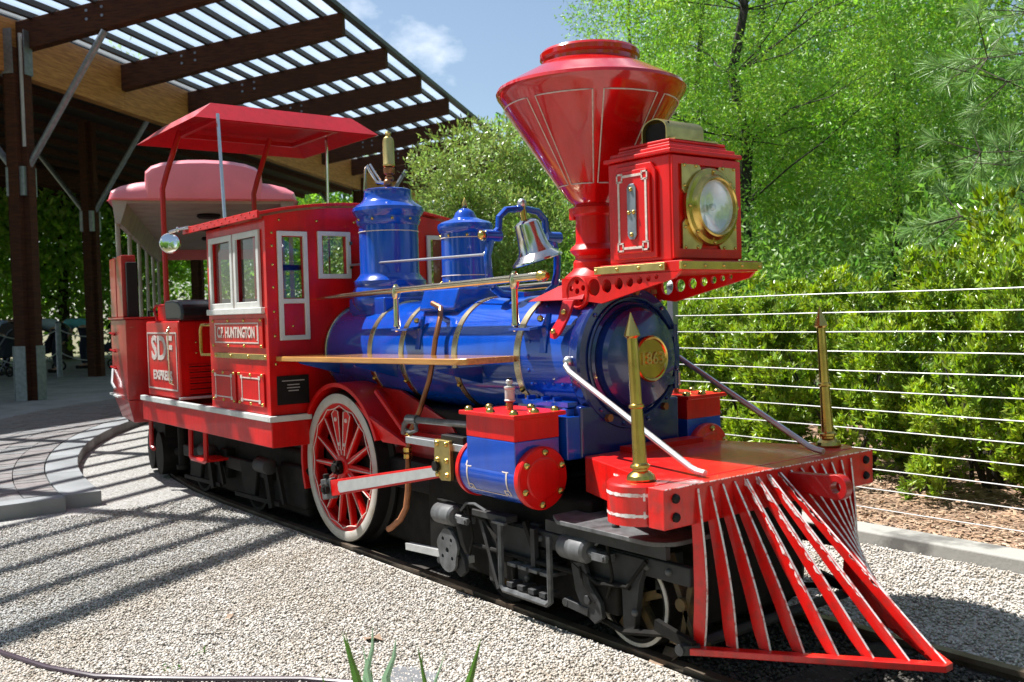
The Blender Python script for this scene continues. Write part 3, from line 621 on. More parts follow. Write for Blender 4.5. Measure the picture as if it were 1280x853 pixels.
# foot step under the frame
B().tube([(-1.92,-W+.01,.48),(-1.93,-W+.01,.30),(-1.90,-W+.01,.285),(-1.70,-W+.01,.285),(-1.665,-W+.01,.30),(-1.66,-W+.01,.48)],.016,8).box(-1.93,-1.66,-W+.01,-.42,.283,.297).build('cab_step', RED, loco)
B().tube([(-2.72,-W+.01,.48),(-2.72,-W+.01,.29),(-2.68,-W+.01,.27)],.016,8).build('rear_step_bracket', TRED, loco)
# --- canopy
cy = .065
cr = [(-2.655,-.605+.0),( -1.52,-.605),(-1.52,.655),(-2.655,.655)]; ct = [(-2.50,-.46),(-1.63,-.46),(-1.63,.51),(-2.50,.51)]
q = B(); zb, zt = 2.385, 2.502; th = .012
vo = [(x,y,zb) for x,y in cr]+[(x,y,zt) for x,y in ct]; vi = [(x*.995-.01,y*.99,zb) for x,y in cr]+[(x,y,zt-th) for x,y in ct]
q.add(vo+vi, [(0,1,5,4),(1,2,6,5),(2,3,7,6),(3,0,4,7),(4,5,6,7),(8,12,13,9),(9,13,14,10),(10,14,15,11),(11,15,12,8),(12,15,14,13),(0,8,9,1),(1,9,10,2),(2,10,11,3),(3,11,8,0)])
can = q.build('canopy', CRED, loco, ang=10)
B().panel((-2.42,-.40,zt-.055),(1,0,0),(0,1,0),(0,0,-1),.71,.86,[(.03,.68,.03,.83)],.03).build('ceiling_frame', CRED, can)
for y in (-.515,.135):
    B().tube([(-2.42,y,1.16),(-2.42,y,1.95),(-2.42,y,2.06),(-2.41,y+.03,2.17),(-2.38,y+.12,2.46)],.019,8).build('canopy_post', CRED, can)
B().cyl((-1.33,-.515,1.72),(-1.50,-.47,2.41),.011,n=8).build('canopy_rod', CHROME, can)
B().cyl((-2.02,.51,1.16),(-2.00,.51,2.44),.011,n=8).build('canopy_rod', CHROME, can)
# --- boiler
BZ = .972; BR = .262
bo = B().lathe([(BR*.985,-.64),(BR,-.62),(BR,1.13),(BR-.002,1.14),(BR-.002,1.46)],(0,0,BZ),(1,0,0),n=72).build('boiler', BLUE, loco, ang=30)
def bx(v): return v-.035
for x in (-.60, bx(-.075), bx(.23), bx(.685), bx(1.14)):
    w = .010 if x == -.60 else .0195
    b_ = B().lathe([(BR+.0005,x-w),(BR+.005,x-w+.002),(BR+.005,x+w-.002),(BR+.0005,x+w)],(0,0,BZ),(1,0,0),n=72,caps=False).build('boiler_band', DBRASS, bo)
    if x > -.5:
        tclip = B()
        for sgn in (-1,1):
            for a in (rad(4),rad(-4)): pass
        q = B().ball((x,BR*math.sin(rad(18)),BZ+BR*math.cos(rad(18))+.008),.010).ball((x,-(BR+.008)*math.sin(rad(118)),BZ+(BR+.008)*math.cos(rad(118))),.012); q.build('band_screw', BRASS, b_)
def onb(x, deg, r=BR): return (x, -r*math.sin(rad(deg)), BZ+r*math.cos(rad(deg)))   # deg from top towards near side
q = B()
for d in range(35, 150, 13):
    for x in (1.175, 1.435):
        p = Vector(onb(x, d, BR-.003)); q.lathe([(.0085,0),(.008,.004),(.005,.007),(0,.008)], p, p-Vector((x,0,BZ)), n=8)
for x in np.arange(1.20,1.44,.055):
    p = Vector(onb(x, 112, BR-.003)); q.lathe([(.0085,0),(.008,.004),(.005,.007),(0,.008)], p, p-Vector((x,0,BZ)), n=8)
q.build('rivets', BLUE, bo)
# smokebox front
sf = B().lathe([(.255,1.44),(.279,1.443),(.283,1.452),(.283,1.495),(.276,1.505),(.236,1.507),(.232,1.498),(.226,1.498),(.222,1.512),(.212,1.520),(.205,1.514),(.200,1.512),(.197,1.545),(.185,1.562),(.165,1.570),(.10,1.592),(.04,1.600),(0,1.602)],(0,0,BZ),(1,0,0),n=72).build('smokebox_front', NAVY, loco, ang=25)
B().torus((1.515,0,BZ),(1,0,0),.236,.005,n=64,m=6).build('front_moulding', NAVY, sf)
q = B()
for a in range(0,360,30):
    if a in (270,): continue
    p = Vector((1.506, .258*math.sin(rad(a+12)), BZ+.258*math.cos(rad(a+12)))); q.lathe([(.009,0),(.009,.006),(.004,.010),(0,.010)], p, (1,0,0), n=6)
q.build('dog_bolts', NAVY, sf)
q = B()
for z in (.09,-.10): q.bar((1.585,.02,BZ+z),(1.53,.215,BZ+z),.012,.03); q.cyl((1.528,.222,BZ+z-.035),(1.528,.222,BZ+z+.035),.014,n=10)
q.build('door_hinges', NAVY, sf)
q = B().tube([(1.515,.12,BZ+.265),(1.518,.12,BZ+.25)],.012,8); q.cyl((1.505,-.14,BZ-.225),(1.525,-.14,BZ-.225),.016,n=6).cyl((1.505,.17,BZ-.205),(1.525,.17,BZ-.205),.016,n=6).cyl((1.505,.02,BZ+.258),(1.525,.02,BZ+.258),.014,n=6)
q.build('corner_bolts', COPPER, sf)
nb = B().lathe([(.084,0),(.090,.004),(.090,.014),(.084,.020),(.078,.018),(.074,.013),(0,.013)],(1.600,.0,BZ-.002),(1,0,0),n=48).build('number_plate', BRASS, loco, ang=25)
B().text('1863', .066, (1.6155,0,BZ-.002), (0,1,0), (0,0,1), .003, bold=.0008).build('numerals', BRASSP, nb)
# saddle under the smokebox
sd = B().box(1.18,1.50,-.27,.27,.60,.80).build('smokebox_saddle', NAVY, loco, bevel=.01)
B().prism([(1.10,-.31,.64),(1.46,-.31,.64),(1.46,-.31,.79),(1.40,-.285,.80),(1.14,-.285,.80)],(0,.04,0)).build('saddle_plate', BLUE, sd)
B().box(1.20,1.49,-.335,-.20,.60,.765).build('steam_pipe_casing', BLUE, sd, bevel=.006)
q = B()
for x in (1.14,1.21,1.30,1.37): q.box(x,x+.010,-.300,-.262,.80,.83)
q.box(1.10,1.46,-.302,-.250,.796,.815); q.build('bracket_teeth', BLUE, sd)
B().box(-.55,1.12,-.20,.20,.46,.72).build('ash_pan', BLACK, loco, bevel=.02)
# --- chimney stack
SX = 1.305
q = B().lathe([(.125,1.225),(.125,1.30),(.094,1.325),(.088,1.335),(.088,1.358),(.079,1.372),(.079,1.385),(.092,1.395),(.101,1.408),(.092,1.422),(.079,1.432),(.0745,1.445),(.0745,1.545),(.082,1.550),(.086,1.558),(.086,1.580),(.080,1.585),(.078,1.590)],(SX,0,0),n=48)
stk = q.build('smokestack', RED, loco, ang=30)
B().prism([(SX-.20,-.20,1.205),(SX+.16,-.22,1.205),(SX+.16,-.17,1.29),(SX-.04,-.16,1.265)],(0,.40,0)).build('stack_base_plate', CRED, stk, bevel=.004)
cone = B().lathe([(.078,1.590),(.105,1.615),(.370,2.015),(.381,2.030),(.386,2.045),(.381,2.058),(.366,2.068),(.205,2.152),(.198,2.158)],(SX,0,0),n=72).build('stack_cone', DRED, stk, ang=25)
B().lathe([(.196,2.150),(.196,2.172),(.203,2.182),(.203,2.200),(.196,2.210),(.186,2.210),(.180,2.195),(.180,2.16),(0,2.15)],(SX,0,0),n=72).build('stack_lip', DRED, stk, ang=25)
B().box(SX-.088,SX-.058,-.058,-.030,1.535,1.585).build('stack_clamp', RED, stk, bevel=.004)
# pinstripe panels on the cone
def conepts(a0, a1, z0, z1, n=10):
    def cr_(z): return .105+(z-1.615)*(.370-.105)/(2.015-1.615)+.0022
    def p(a, z): return Vector((SX+cr_(z)*math.cos(a), cr_(z)*math.sin(a), z))
    L_ = [p(a0+(a1-a0)*i/n, z1) for i in range(n+1)]+[p(a1-(a1-a0)*i/n, z0) for i in range(n+1)]
    return L_
for k in range(8):
    a0 = rad(k*45+10.5); q = B(); q.tube(conepts(a0, a0+rad(38), 1.665, 1.985), .0026, 4, closed=True); q.build('pinstripe', PIN, stk)
# --- domes
def dome(x, prof, name): return MB().lathe(prof,(x,0,0),n=56).build(name, BLUE, loco, ang=28)
d1x = -.325
d1 = dome(d1x, [(.175,1.19),(.202,1.225),(.207,1.25),(.202,1.30),(.190,1.318),(.196,1.332),(.196,1.350),(.182,1.362),(.166,1.380),(.160,1.392),(.160,1.645),(.168,1.652),(.172,1.662),(.172,1.690),(.185,1.705),(.193,1.722),(.190,1.740),(.172,1.755),(.150,1.768),(.134,1.785),(.128,1.805),(.126,1.830),(.129,1.838),(.120,1.842),(.0,1.842)], 'steam_dome')
for z, r in ((1.612,.1615),): B().torus((d1x,0,z),(0,0,1),r,.0028,n=56,m=6).build('pinstripe', PIN, d1)
studs('rivets', [(d1x+.171*math.cos(a),.171*math.sin(a),1.675) for a in np.arange(.2,6.3,.63)], .008, BRASS, d1, (.3,-.9,0))
B().prism([(d1x-.16,-.17,1.18),(d1x+.22,-.17,1.13),(d1x+.22,-.17,1.26),(d1x-.16,-.17,1.26)],(0,.34,0)).build('dome_saddle', BLUE, d1, bevel=.01)
d2x = .395
d2 = dome(d2x, [(.120,1.20),(.125,1.28),(.120,1.292),(.119,1.30),(.119,1.545),(.126,1.550),(.133,1.562),(.136,1.578),(.133,1.592),(.118,1.602),(.085,1.612),(.060,1.622),(.052,1.636),(.046,1.650),(.030,1.664),(.012,1.672),(.0,1.673)], 'sand_dome')
for z in (1.525,1.345): B().torus((d2x,0,z),(0,0,1),.1205,.0025,n=56,m=6).build('pinstripe', PIN, d2)
B().lathe([(.006,1.668),(.010,1.672),(.016,1.684),(.014,1.696),(.006,1.712),(.0,1.724)],(d2x,0,0),n=16).build('finial', BRASS, d2)
studs('rivets', [(d2x+.12*math.cos(a),.12*math.sin(a),z) for a in np.arange(.2,6.3,.79) for z in (1.535,1.315)], .0065, BRASS, d2, (.3,-.9,0))
B().prism([(d2x-.13,-.13,1.15),(d2x-.13,-.20,1.185),(d2x-.13,-.165,1.285),(d2x-.13,.165,1.285),(d2x-.13,.20,1.185)],(.30,0,0)).build('dome_saddle', BLUE, d2, bevel=.012)
# whistle on steam dome
wx = -.30
wh = B().lathe([(.012,1.842),(.012,1.90),(.0,1.90)],(wx,0,0),n=14).build('whistle', BRASS, d1)
B().lathe([(.031,1.965),(.033,1.970),(.033,1.975),(.031,1.978),(.031,2.095),(.026,2.115),(.014,2.124),(.014,2.134),(.017,2.140),(.012,2.152),(0,2.154)],(wx,0,0),n=28).build('whistle_bell', BRASSP, wh)
B().lathe([(.018,1.885),(.024,1.892),(.024,1.905),(.016,1.912),(.016,1.918),(.028,1.925),(.031,1.940),(.031,1.955),(.022,1.962),(0,1.962)],(wx,0,0),n=24).lathe([(.03,1.842),(.03,1.850),(.018,1.858),(.016,1.87),(0,1.87)],(wx,0,0),n=20).ball((wx,-.01,1.875),.025).build('whistle_valve', COPPER, wh)
B().tube([(wx-.01,-.02,1.875),(wx-.05,-.05,1.885),(wx-.09,-.07,1.95),(wx-.10,-.075,1.975),(wx-.115,-.08,1.96),(wx-.125,-.085,1.845)],.008,8).tube([(wx-.03,-.03,1.88),(wx-.07,-.05,1.94),(wx-.10,-.06,1.985)],.007,8).build('whistle_lever', CHROME, wh)
# --- bell and yoke
bex = .858
yk = B(); yk.tube([(bex-.02,-.175,1.275),(bex-.02,-.195,1.33),(bex-.02,-.200,1.41),(bex-.02,-.185,1.46),(bex-.02,-.175,1.50)],.017,10); yk.tube([(bex-.02,.175,1.275),(bex-.02,.195,1.33),(bex-.02,.20,1.41),(bex-.02,.185,1.46),(bex-.02,.175,1.50)],.017,10)
yk.tube([(bex-.02,-.175,1.275),(bex-.02,-.13,1.245),(bex-.02,0,1.235),(bex-.02,.13,1.245),(bex-.02,.175,1.275)],.018,10); yk.box(bex-.08,bex+.04,-.05,.05,1.22,1.25)
yk.tube([(bex-.02,-.17,1.50),(bex-.02,-.135,1.53),(bex-.02,-.13,1.58),(bex-.02,-.09,1.615),(bex-.02,0,1.625),(bex-.02,.09,1.615),(bex-.02,.13,1.58),(bex-.02,.135,1.53),(bex-.02,.17,1.50)],.016,10)
yk.cyl((bex-.02,-.215,1.50),(bex-.02,-.13,1.50),.026,n=14).cyl((bex-.02,.13,1.50),(bex-.02,.215,1.50),.026,n=14)
yoke = yk.build('bell_yoke', BLUE, loco)
bl = B().lathe([(.030,1.600),(.055,1.592),(.068,1.580),(.073,1.560),(.079,1.50),(.088,1.445),(.104,1.410),(.130,1.388),(.146,1.374),(.149,1.364),(.145,1.360),(.136,1.366),(.118,1.380),(.090,1.405),(.075,1.445),(.066,1.50),(.060,1.56),(0,1.58)],(0,0,0),n=56,caps=False)
R_ = Matrix.Rotation(rad(15),3,'X') @ Matrix.Rotation(rad(-6),3,'Y'); bl.v = [R_@((p-Vector((0,0,1.60)))*.80)+Vector((bex-.012,0.012,1.575)) for p in bl.v]
bell = bl.build('bell', CHROME, loco, ang=25)
B().cyl((bex-.015,0.008,1.57),(bex-.02,0,1.635),.016,n=12).build('bell_hanger', BRASS, bell); B().ball((bex-.02,0,1.648),.022).build('bell_knob', STEEL, bell)
B().cyl((bex-.012,.012,1.56),(bex-.01,.045,1.42),.006,n=8).ball((bex-.01,.05,1.405),.018).build('clapper', GRIME, bell)
B().ball((bex-.02,-.225,1.50),.022).build('bell_bearing_cap', BRASS, yoke)
B().cyl((-.62,-.09,1.45),(bex-.03,-.20,1.418),.0062,n=8).ball((bex-.03,-.20,1.418),.015).build('bell_pull_rod', STEEL, loco)
# --- handrails
for sy in (-1, 1):
    hy = sy*.292
    hr = B().tube([(-.63,hy*.98,1.262),(-.55,hy,1.268),(0,hy,1.278),(1.30,hy,1.302)],[.007,.010,.0145,.0165],12).build('handrail', PALEBR, loco)
    B().lathe([(.0165,0),(.022,.004),(.024,.016),(.018,.03),(.020,.036),(.012,.05),(0,.052)],(1.30,hy,1.302),(1,0,0.02),n=16).build('rail_knob', BRASS, hr)
    for x, zt in ((.215,1.283),(1.14,1.299)):
        hp = B().lathe([(.008,1.085),(.014,1.092),(.011,1.102),(.017,1.110),(.017,1.118),(.0145,1.125),(.0135,zt-.04),(.018,zt-.034),(.021,zt-.02),(.022,zt),(.017,zt+.018),(.012,zt+.022),(.011,zt+.03),(0,zt+.032)],(x,hy,0),n=16).build('handrail_post', PALEBR, hr)
        B().prism([(x-.02,hy-.02,1.090),(x+.11,hy-.015,1.090),(x+.13,hy*.96,1.096),(x+.13,sy*.235,1.10),(x-.02,sy*.24,1.09)],(0,0,.010)).prism([(x+.10,sy*.24,1.10),(x+.13,sy*.235,1.155),(x+.15,sy*.235,1.155),(x+.15,sy*.265,1.0),(x+.12,sy*.27,1.0)],(0,sy*-.012,0)).build('post_bracket', BLUE, hp)
        B().ball((x+.10,sy*.243,1.135),.014).build('bracket_bolt', BRASS, hp)
# --- wooden running board
for sy in (-1, 1):
    q = B(); q.prism([(-.62,sy*.545,.935),(1.02,sy*.52,.957),(1.075,sy*.49,.958),(1.10,sy*.27,.959),(-.62,sy*.27,.937)],(0,0,.027)); wb = q.build('running_board', WOODV, loco, bevel=.005)
    q = B()
    for x in (-.30,.05,.78,1.0): q.ball((x,sy*.46,.9645+x*.0125),.011,sq=(1,1,.7))
    q.build('board_bolts', BRASS, wb)
    for x in (-.45,.15,.85): B().prism([(x,sy*.26,.935),(x,sy*.50,.935),(x,sy*.49,.925),(x,sy*.262,.86)],(.012,0,0)).build('board_bracket', BLUE, wb)
# --- copper injector pipe
pp_ = B().tube([(.40,-.205,1.215),(.50,-.225,1.192),(.545,-.262,1.145),(.545,-.290,1.05),(.54,-.303,.96),(.52,-.315,.86),(.455,-.33,.72),(.415,-.36,.62),(.405,-.37,.50),(.405,-.37,.44)],.0125,10).build('feed_pipe', COPPER, loco)
q = B()
for z in (.61,.53,.50): q.lathe([(.017,0),(.021,.003),(.021,.022),(.017,.025)],(.405,-.37,z),n=10)
q.build('pipe_unions', BRASS, pp_)
B().tube([(.405,-.37,.46),(.40,-.37,.36),(.385,-.375,.27),(.345,-.385,.21),(.285,-.40,.165),(.265,-.405,.155)],.0145,10).build('drain_hose', RUBBERC, pp_)
# --- driving wheels
WX, WZ, WR = -.256, .388, .384
def circ(r, a, y): return Vector((WX+r*math.sin(a), y, WZ+r*math.cos(a)))
def wheel(sy):
    y0 = sy*.372; t = lambda v: v*sy      # outer face
    wh_ = B().lathe([(WR-.050,t(.372)),(WR-.004,t(.372)),(WR,t(.368)),(WR+.002,t(.30)),(WR+.022,t(.285)),(WR+.022,t(.272)),(WR-.05,t(.268))],(WX,0,WZ),(0,1,0),n=72,caps=False).build('driving_wheel', BLACK, loco)
    B().lathe([(WR-.056,t(.355)),(WR-.052,t(.3735)),(WR-.050,t(.3745)),(WR-.008,t(.3745)),(WR-.004,t(.372))],(WX,0,WZ),(0,1,0),n=72,caps=False).build('tyre_ring', TYRE, wh_)
    B().lathe([(WR-.080,t(.345)),(WR-.080,t(.360)),(WR-.070,t(.366)),(WR-.052,t(.366)),(WR-.052,t(.30)),(WR-.08,t(.30))],(WX,0,WZ),(0,1,0),n=72,caps=False).build('rim', RED, wh_)
    ns = 14; q = B()
    for i in range(ns):
        a0 = 2*PI*i/ns
        q.tube([circ(WR-.066-.014*math.sin(PI*j/6), a0+2*PI/ns*j/6, t(.3685)) for j in range(7)], .0030, 4)
    q.build('scalloped_pinstripe', PIN, wh_)
    for i in range(ns):
        a = 2*PI*(i+.5)/ns; d = Vector((math.sin(a),0,math.cos(a))); n_ = Vector((math.cos(a),0,-math.sin(a)))
        c = Vector((WX,t(.335),WZ)); a_, b_ = c+d*.055, c+d*(WR-.075); q = B()
        pts = [a_-n_*.018, b_-n_*.011, b_+n_*.011, a_+n_*.018]; q.prism([p-Vector((0,t(.014),0)) for p in pts], (0,t(.036),0)); s_ = q.build('spoke', RED, wh_, bevel=.005)
        B().tube([a_+n_*.005+Vector((0,t(.0235),0)), b_+n_*.002+Vector((0,t(.0235),0))], .0030, 4).build('pinstripe', PIN, s_)
    for a in (-13, 13):        # pair of wide spokes at the top
        r_ = rad(a); d = Vector((math.sin(r_),0,math.cos(r_))); n_ = Vector((math.cos(r_),0,-math.sin(r_))); c = Vector((WX,t(.350),WZ))
        q = B(); pts = [c+d*.09-n_*.010, c+d*.285-n_*.036, c+d*.300, c+d*.285+n_*.036, c+d*.09+n_*.010]; q.prism(pts, (0,t(.012),0)); wq = q.build('wide_spoke', RED, wh_, bevel=.003)
        B().tube([p+Vector((0,t(.0125),0)) for p in pts], .0028, 4, closed=True).build('pinstripe', PIN, wq)
        B().lathe([(.012,0),(.010,.006),(0,.007)], c+d*.25+Vector((0,t(.012),0)), (0,sy,0), n=12).lathe([(.010,0),(.008,.005),(0,.006)], c+d*.12+Vector((0,t(.012),0)), (0,sy,0), n=12).build('button', PIN, wq)
    B().lathe([(.062,t(.31)),(.062,t(.362)),(.055,t(.372)),(.048,t(.374))],(WX,0,WZ),(0,1,0),n=32,caps=True).build('hub', RED, wh_)
    h2 = B().lathe([(.036,t(.372)),(.036,t(.392)),(.024,t(.394)),(.024,t(.415)),(0,t(.416))],(WX,0,WZ),(0,1,0),n=20)
    for k in range(6): h2.cyl((WX+.030*math.cos(k*1.047),t(.39),WZ+.030*math.sin(k*1.047)),(WX+.030*math.cos(k*1.047),t(.405),WZ+.030*math.sin(k*1.047)),.009,n=6)
    h2.build('axle_end', GRIME, wh_)
    return wh_
for sy in (-1, 1): wheel(sy)
B().cyl((WX,-.30,WZ),(WX,.30,WZ),.035,n=14).build('axle', BLACK, loco)
# splasher over each driver
for sy in (-1, 1):
    q = B(); n = 40; V = []
    for i in range(n+1):
        a = rad(-112+(112+66)*i/n)
        for r, y in ((.415,.385),(.437,.385),(.437,.20),(.415,.20)): V.append((WX+r*math.sin(a), sy*y, WZ+r*math.cos(a)))
    q.add(V, [(i*4+k, i*4+(k+1)%4, i*4+4+(k+1)%4, i*4+4+k) for i in range(n) for k in range(4)]+[(0,1,2,3),(n*4+3,n*4+2,n*4+1,n*4)])
    spl = q.build('splasher', RED, loco, bevel=.002)
    q = B(); q.prism([(WX-.42,sy*.21,.42),(WX-.42,sy*.21,.70),(WX-.2,sy*.21,.81),(WX+.35,sy*.21,.79),(.52,sy*.21,.66),(.62,sy*.21,.56),(.62,sy*.21,.44)], (0,-sy*.02,0)); q.build('splasher_back', TRED, spl)
    q = B(); q.prism([(WX+.20,sy*.385,.735),(WX+.34,sy*.385,.67),(.40,sy*.36,.555),(.16,sy*.36,.555)], (0,-sy*.02,0)).tube([(.14,sy*.375,.80),(.44,sy*.365,.575)],.012,8); q.build('splasher_brace', RED, spl)
    for yy in (1,): B().box(-.55,1.10,sy*.215-.02,sy*.215+.02,.50,.60).build('side_frame', TRED, loco)
# --- rods, crosshead, guide bars, cylinders
CY = .462
for sy in (-1, 1):
    cyp = sy*CY
    a = Vector((-.185,sy*.485,.300)); b_ = Vector((.87,sy*.485,.512)); d = (b_-a).normalized(); u = Vector((-d.z,0,d.x))
    q = B(); q.prism([a+d*.03-u*.040, b_-u*.027, b_+u*.027, a+d*.03+u*.040], (0,-sy*.028,0)); rod = q.build('main_rod', RED, loco, bevel=.003)
    q = B(); p0, p1 = a+d*.13, b_-d*.02
    q.prism([p0-u*.028, p1-u*.019, p1+u*.019, p0+u*.028]+[p0+d*(-.012)+u*.015, p0+d*(-.012)-u*.015], (0,sy*.003,0)); q.build('fluted_web', SILV, rod)
    q = B(); q.prism([a-d*.075-u*.052, a+d*.045-u*.052, a+d*.045+u*.052, a-d*.075+u*.052], (0,-sy*.03,0)); q.build('big_end', LIRON, rod, bevel=.006)
    B().cyl(a+Vector((0,-sy*.03,0)),a+Vector((0,sy*.022,0)),.026,n=16).cyl(a+Vector((0,sy*.02,0)),a+Vector((0,sy*.034,0)),.014,n=6).lathe([(.016,0),(.016,.02),(.01,.024),(0,.024)],a+u*.052,u,n=10).build('crank_pin', GRIME, rod)
    B().cyl((a.x,sy*.36,a.z),(a.x,sy*.47,a.z),.03,n=14).build('crank_boss', RED, rod)
    ch = B().prism([(.815,sy*.49,.640),(.925,sy*.49,.640),(.930,sy*.49,.60),(.930,sy*.49,.49),(.925,sy*.49,.475),(.86,sy*.49,.47),(.815,sy*.49,.50),(.808,sy*.49,.53),(.812,sy*.49,.58)],(0,-sy*.02,0)).build('crosshead', BRASSP, loco, bevel=.003)
    studs('bolts', [(x,sy*.49,z) for x in (.838,.905) for z in (.625,.555,.495)], .011, BRASS, ch, (0,sy,0))
    B().cyl((.832,sy*.488,.528),(.832,sy*.505,.528),.022,n=6).build('wrist_pin', GRIME, ch)
    B().box(.835,1.00,min(sy*.40,sy*.47),max(sy*.40,sy*.47),.47,.66).build('crosshead_block', BLACK, ch, bevel=.006)
    gb = B().box(.56,1.13,min(sy*.43,sy*.475),max(sy*.43,sy*.475),.598,.628).build('guide_bar', STEEL, loco, bevel=.003)
    B().ball((.565,sy*.455,.613),.019).build('guide_bar_knob', BRASS, gb)
    B().cyl((1.0,cyp,.553),(1.1,cyp,.553),.020,n=14).build('piston_rod', STEEL, loco)
    vr = B().cyl((.55,sy*.44,.700),(1.16,sy*.44,.712),.0145,n=12).build('valve_rod', LIRON, loco)
    B().cyl((.53,sy*.44,.70),(.61,sy*.44,.702),.021,n=12).tube([(.54,sy*.44,.70),(.50,sy*.44,.675),(.455,sy*.42,.63)],.013,8).tube([(.59,sy*.44,.69),(.60,sy*.44,.655),(.55,sy*.44,.64),(.50,sy*.43,.645)],.010,8).build('valve_rod_joint', LIRON, vr)
    # cylinder
    cz = .552; r = .108
    cyb = B().lathe([(r,1.105),(r,1.475)],(0,cyp,cz),(1,0,0),n=56).build('cylinder', BLUE, loco, ang=30)
    B().lathe([(.03,1.065),(.045,1.072),(.05,1.082),(r-.004,1.088),(r+.006,1.093),(r+.006,1.112),(r+.001,1.113)],(0,cyp,cz),(1,0,0),n=56).cyl((1.04,cyp,cz),(1.075,cyp,cz),.022,n=12).build('rear_cylinder_cover', RED, cyb)
    fc = B().lathe([(r+.001,1.467),(r+.007,1.469),(r+.009,1.476),(r+.009,1.494),(r+.004,1.500),(.080,1.501),(.076,1.504),(.070,1.505),(0,1.506)],(0,cyp,cz),(1,0,0),n=56).build('front_cylinder_cover', WRED if sy > 0 else RED, cyb)
    studs('bolts', [(1.5,cyp+.096*math.cos(rad(a_)),cz+.096*math.sin(rad(a_))) for a_ in range(25,385,60)], .0125, BRASS, fc, (1,0,0))
    y0, y1 = sorted((sy*.355, sy*.568)); q = B(); q.box(1.165,1.468,y0,y1,cz+.02,.692); q.build('steam_chest', BLUE, cyb, bevel=.004)
    rt = B().box(1.165,1.468,y0,y1,.6922,.775).build('steam_chest_top', RED, cyb, bevel=.003)
    lid = B().box(1.142,1.492,y0-.018,y1+.018,.7755,.792).build('chest_lid', RED, cyb, bevel=.003)
    studs('bolts', [(x,y,.792) for x in (1.175,1.315,1.458) for y in (y0+.008,y1-.008)]+[(x,(y0+y1)/2,.792) for x in (1.175,1.458)], .0155, BRASS, lid, (0,0,1))
    ol = B().lathe([(.012,.79),(.012,.82),(.020,.825),(.0,.826)],(1.31,cyp,0),n=12).build('oiler', COPPER, cyb)
    B().lathe([(.021,.826),(.022,.83),(.019,.833),(.019,.872),(.022,.876),(.021,.882),(.010,.884),(.010,.892),(.014,.894),(.013,.905),(.006,.912),(0,.914)],(1.31,cyp,0),n=16).build('oil_cup', SILV, ol); B().cyl((1.31,cyp,.882),(1.31,cyp,.915),.010,n=10).build('oil_cup_cap', BLACK, ol)
    # greek key line round the cylinder flank
    def cpt(x, dg, h=.0016): return Vector((x, cyp+sy*(r+h)*math.cos(rad(dg)), cz+(r+h)*math.sin(rad(dg))))
    q = B()
    def strip(x0, x1, d0, d1, w=.0042):
        if abs(d0-d1) < .1: q.add([cpt(x0,d0-w*270),cpt(x1,d0-w*270),cpt(x1,d0+w*270),cpt(x0,d0+w*270)],[(0,1,2,3)])
        else:
            n = max(1,int(abs(d1-d0)/6))
            for i in range(n):
                a0 = d0+(d1-d0)*i/n; a1 = d0+(d1-d0)*(i+1)/n; q.add([cpt(x0-w,a0),cpt(x0+w,a0),cpt(x0+w,a1),cpt(x0-w,a1)],[(0,1,2,3)])
    xa, xb, da, db = 1.165, 1.415, 26, -38
    k = .024; kd = 13
    strip(xa+k,xb-k,da,da); strip(xa+k,xb-k,db,db); strip(xa,xa,da-kd,db+kd); strip(xb,xb,da-kd,db+kd)
    for x, sx in ((xa,1),(xb,-1)):
        for dg, sg_ in ((da,-1),(db,1)):
            strip(min(x-sx*.006,x+sx*k),max(x-sx*.006,x+sx*k),dg+sg_*kd,dg+sg_*kd); strip(x+sx*k,x+sx*k,dg,dg+sg_*kd); strip(x-sx*.006,x-sx*.006,dg+sg_*kd*.2,dg+sg_*kd); strip(min(x-sx*.006,x+sx*.012),max(x-sx*.006,x+sx*.012),dg+sg_*kd*.2,dg+sg_*kd*.2)
            strip(x+sx*.012,x+sx*.012,dg+sg_*kd*.2,dg+sg_*kd*.6)
    q.build('key_line', PIN, cyb)
# --- headlight and its bracket
HB0, HB1, HY = 1.585, 1.900, .183
hl = B().box(HB0,HB1,-HY,HY,1.330,1.705).build('headlight', RED, loco, bevel=.008, seg=3)
q = B()
for (e, z0, z1) in ((.012,1.7052,1.722),(-.006,1.7222,1.738),(-.028,1.7382,1.752)): q.box(HB0-e,HB1+e,-HY-e,HY+e,z0,z1)
q.prism([(HB0+.03,-HY+.03,1.752),(HB1-.03,-HY+.03,1.752),(HB1-.03,HY-.03,1.752),(HB0+.03,HY-.03,1.752)],(0,0,.012)); q.build('stepped_roof', RED, hl, bevel=.005)
q = B(); q.panel((HB1+.0005,-HY,1.338),(0,1,0),(0,0,1),(1,0,0),2*HY,.36,[(.030,2*HY-.030,.035,.33)],.010); q.build('front_moulding', RED, hl, bevel=.003)
q = B().prism([(HB0+.035,-HY-.001,1.345),(HB1-.06,-HY-.001,1.345),(HB1-.06,-HY-.001,1.655),(HB1-.085,-HY-.001,1.685),(HB0+.06,-HY-.001,1.685),(HB0+.035,-HY-.001,1.655)],(0,-.012,0)); q.prism([(HB0+.055,-HY-.0125,1.365),(HB1-.08,-HY-.0125,1.365),(HB1-.08,-HY-.0125,1.645),(HB1-.10,-HY-.0125,1.665),(HB0+.075,-HY-.0125,1.665),(HB0+.055,-HY-.0125,1.645)],(0,-.010,0)); q.build('side_door', RED, hl, bevel=.004)
yd = -HY-.0228
q = B()
a0, a1, b0, b1 = HB0+.080, HB1-.098, 1.385, 1.645; k = .018; w = .0045
def hb(x0,x1,z0,z1): q.box(min(x0,x1),max(x0,x1),yd-.0022,yd,min(z0,z1),max(z0,z1))
hb(a0+k,a1-k,b0-w,b0+w); hb(a0+k,a1-k,b1-w,b1+w); hb(a0-w,a0+w,b0+k,b1-k); hb(a1-w,a1+w,b0+k,b1-k)
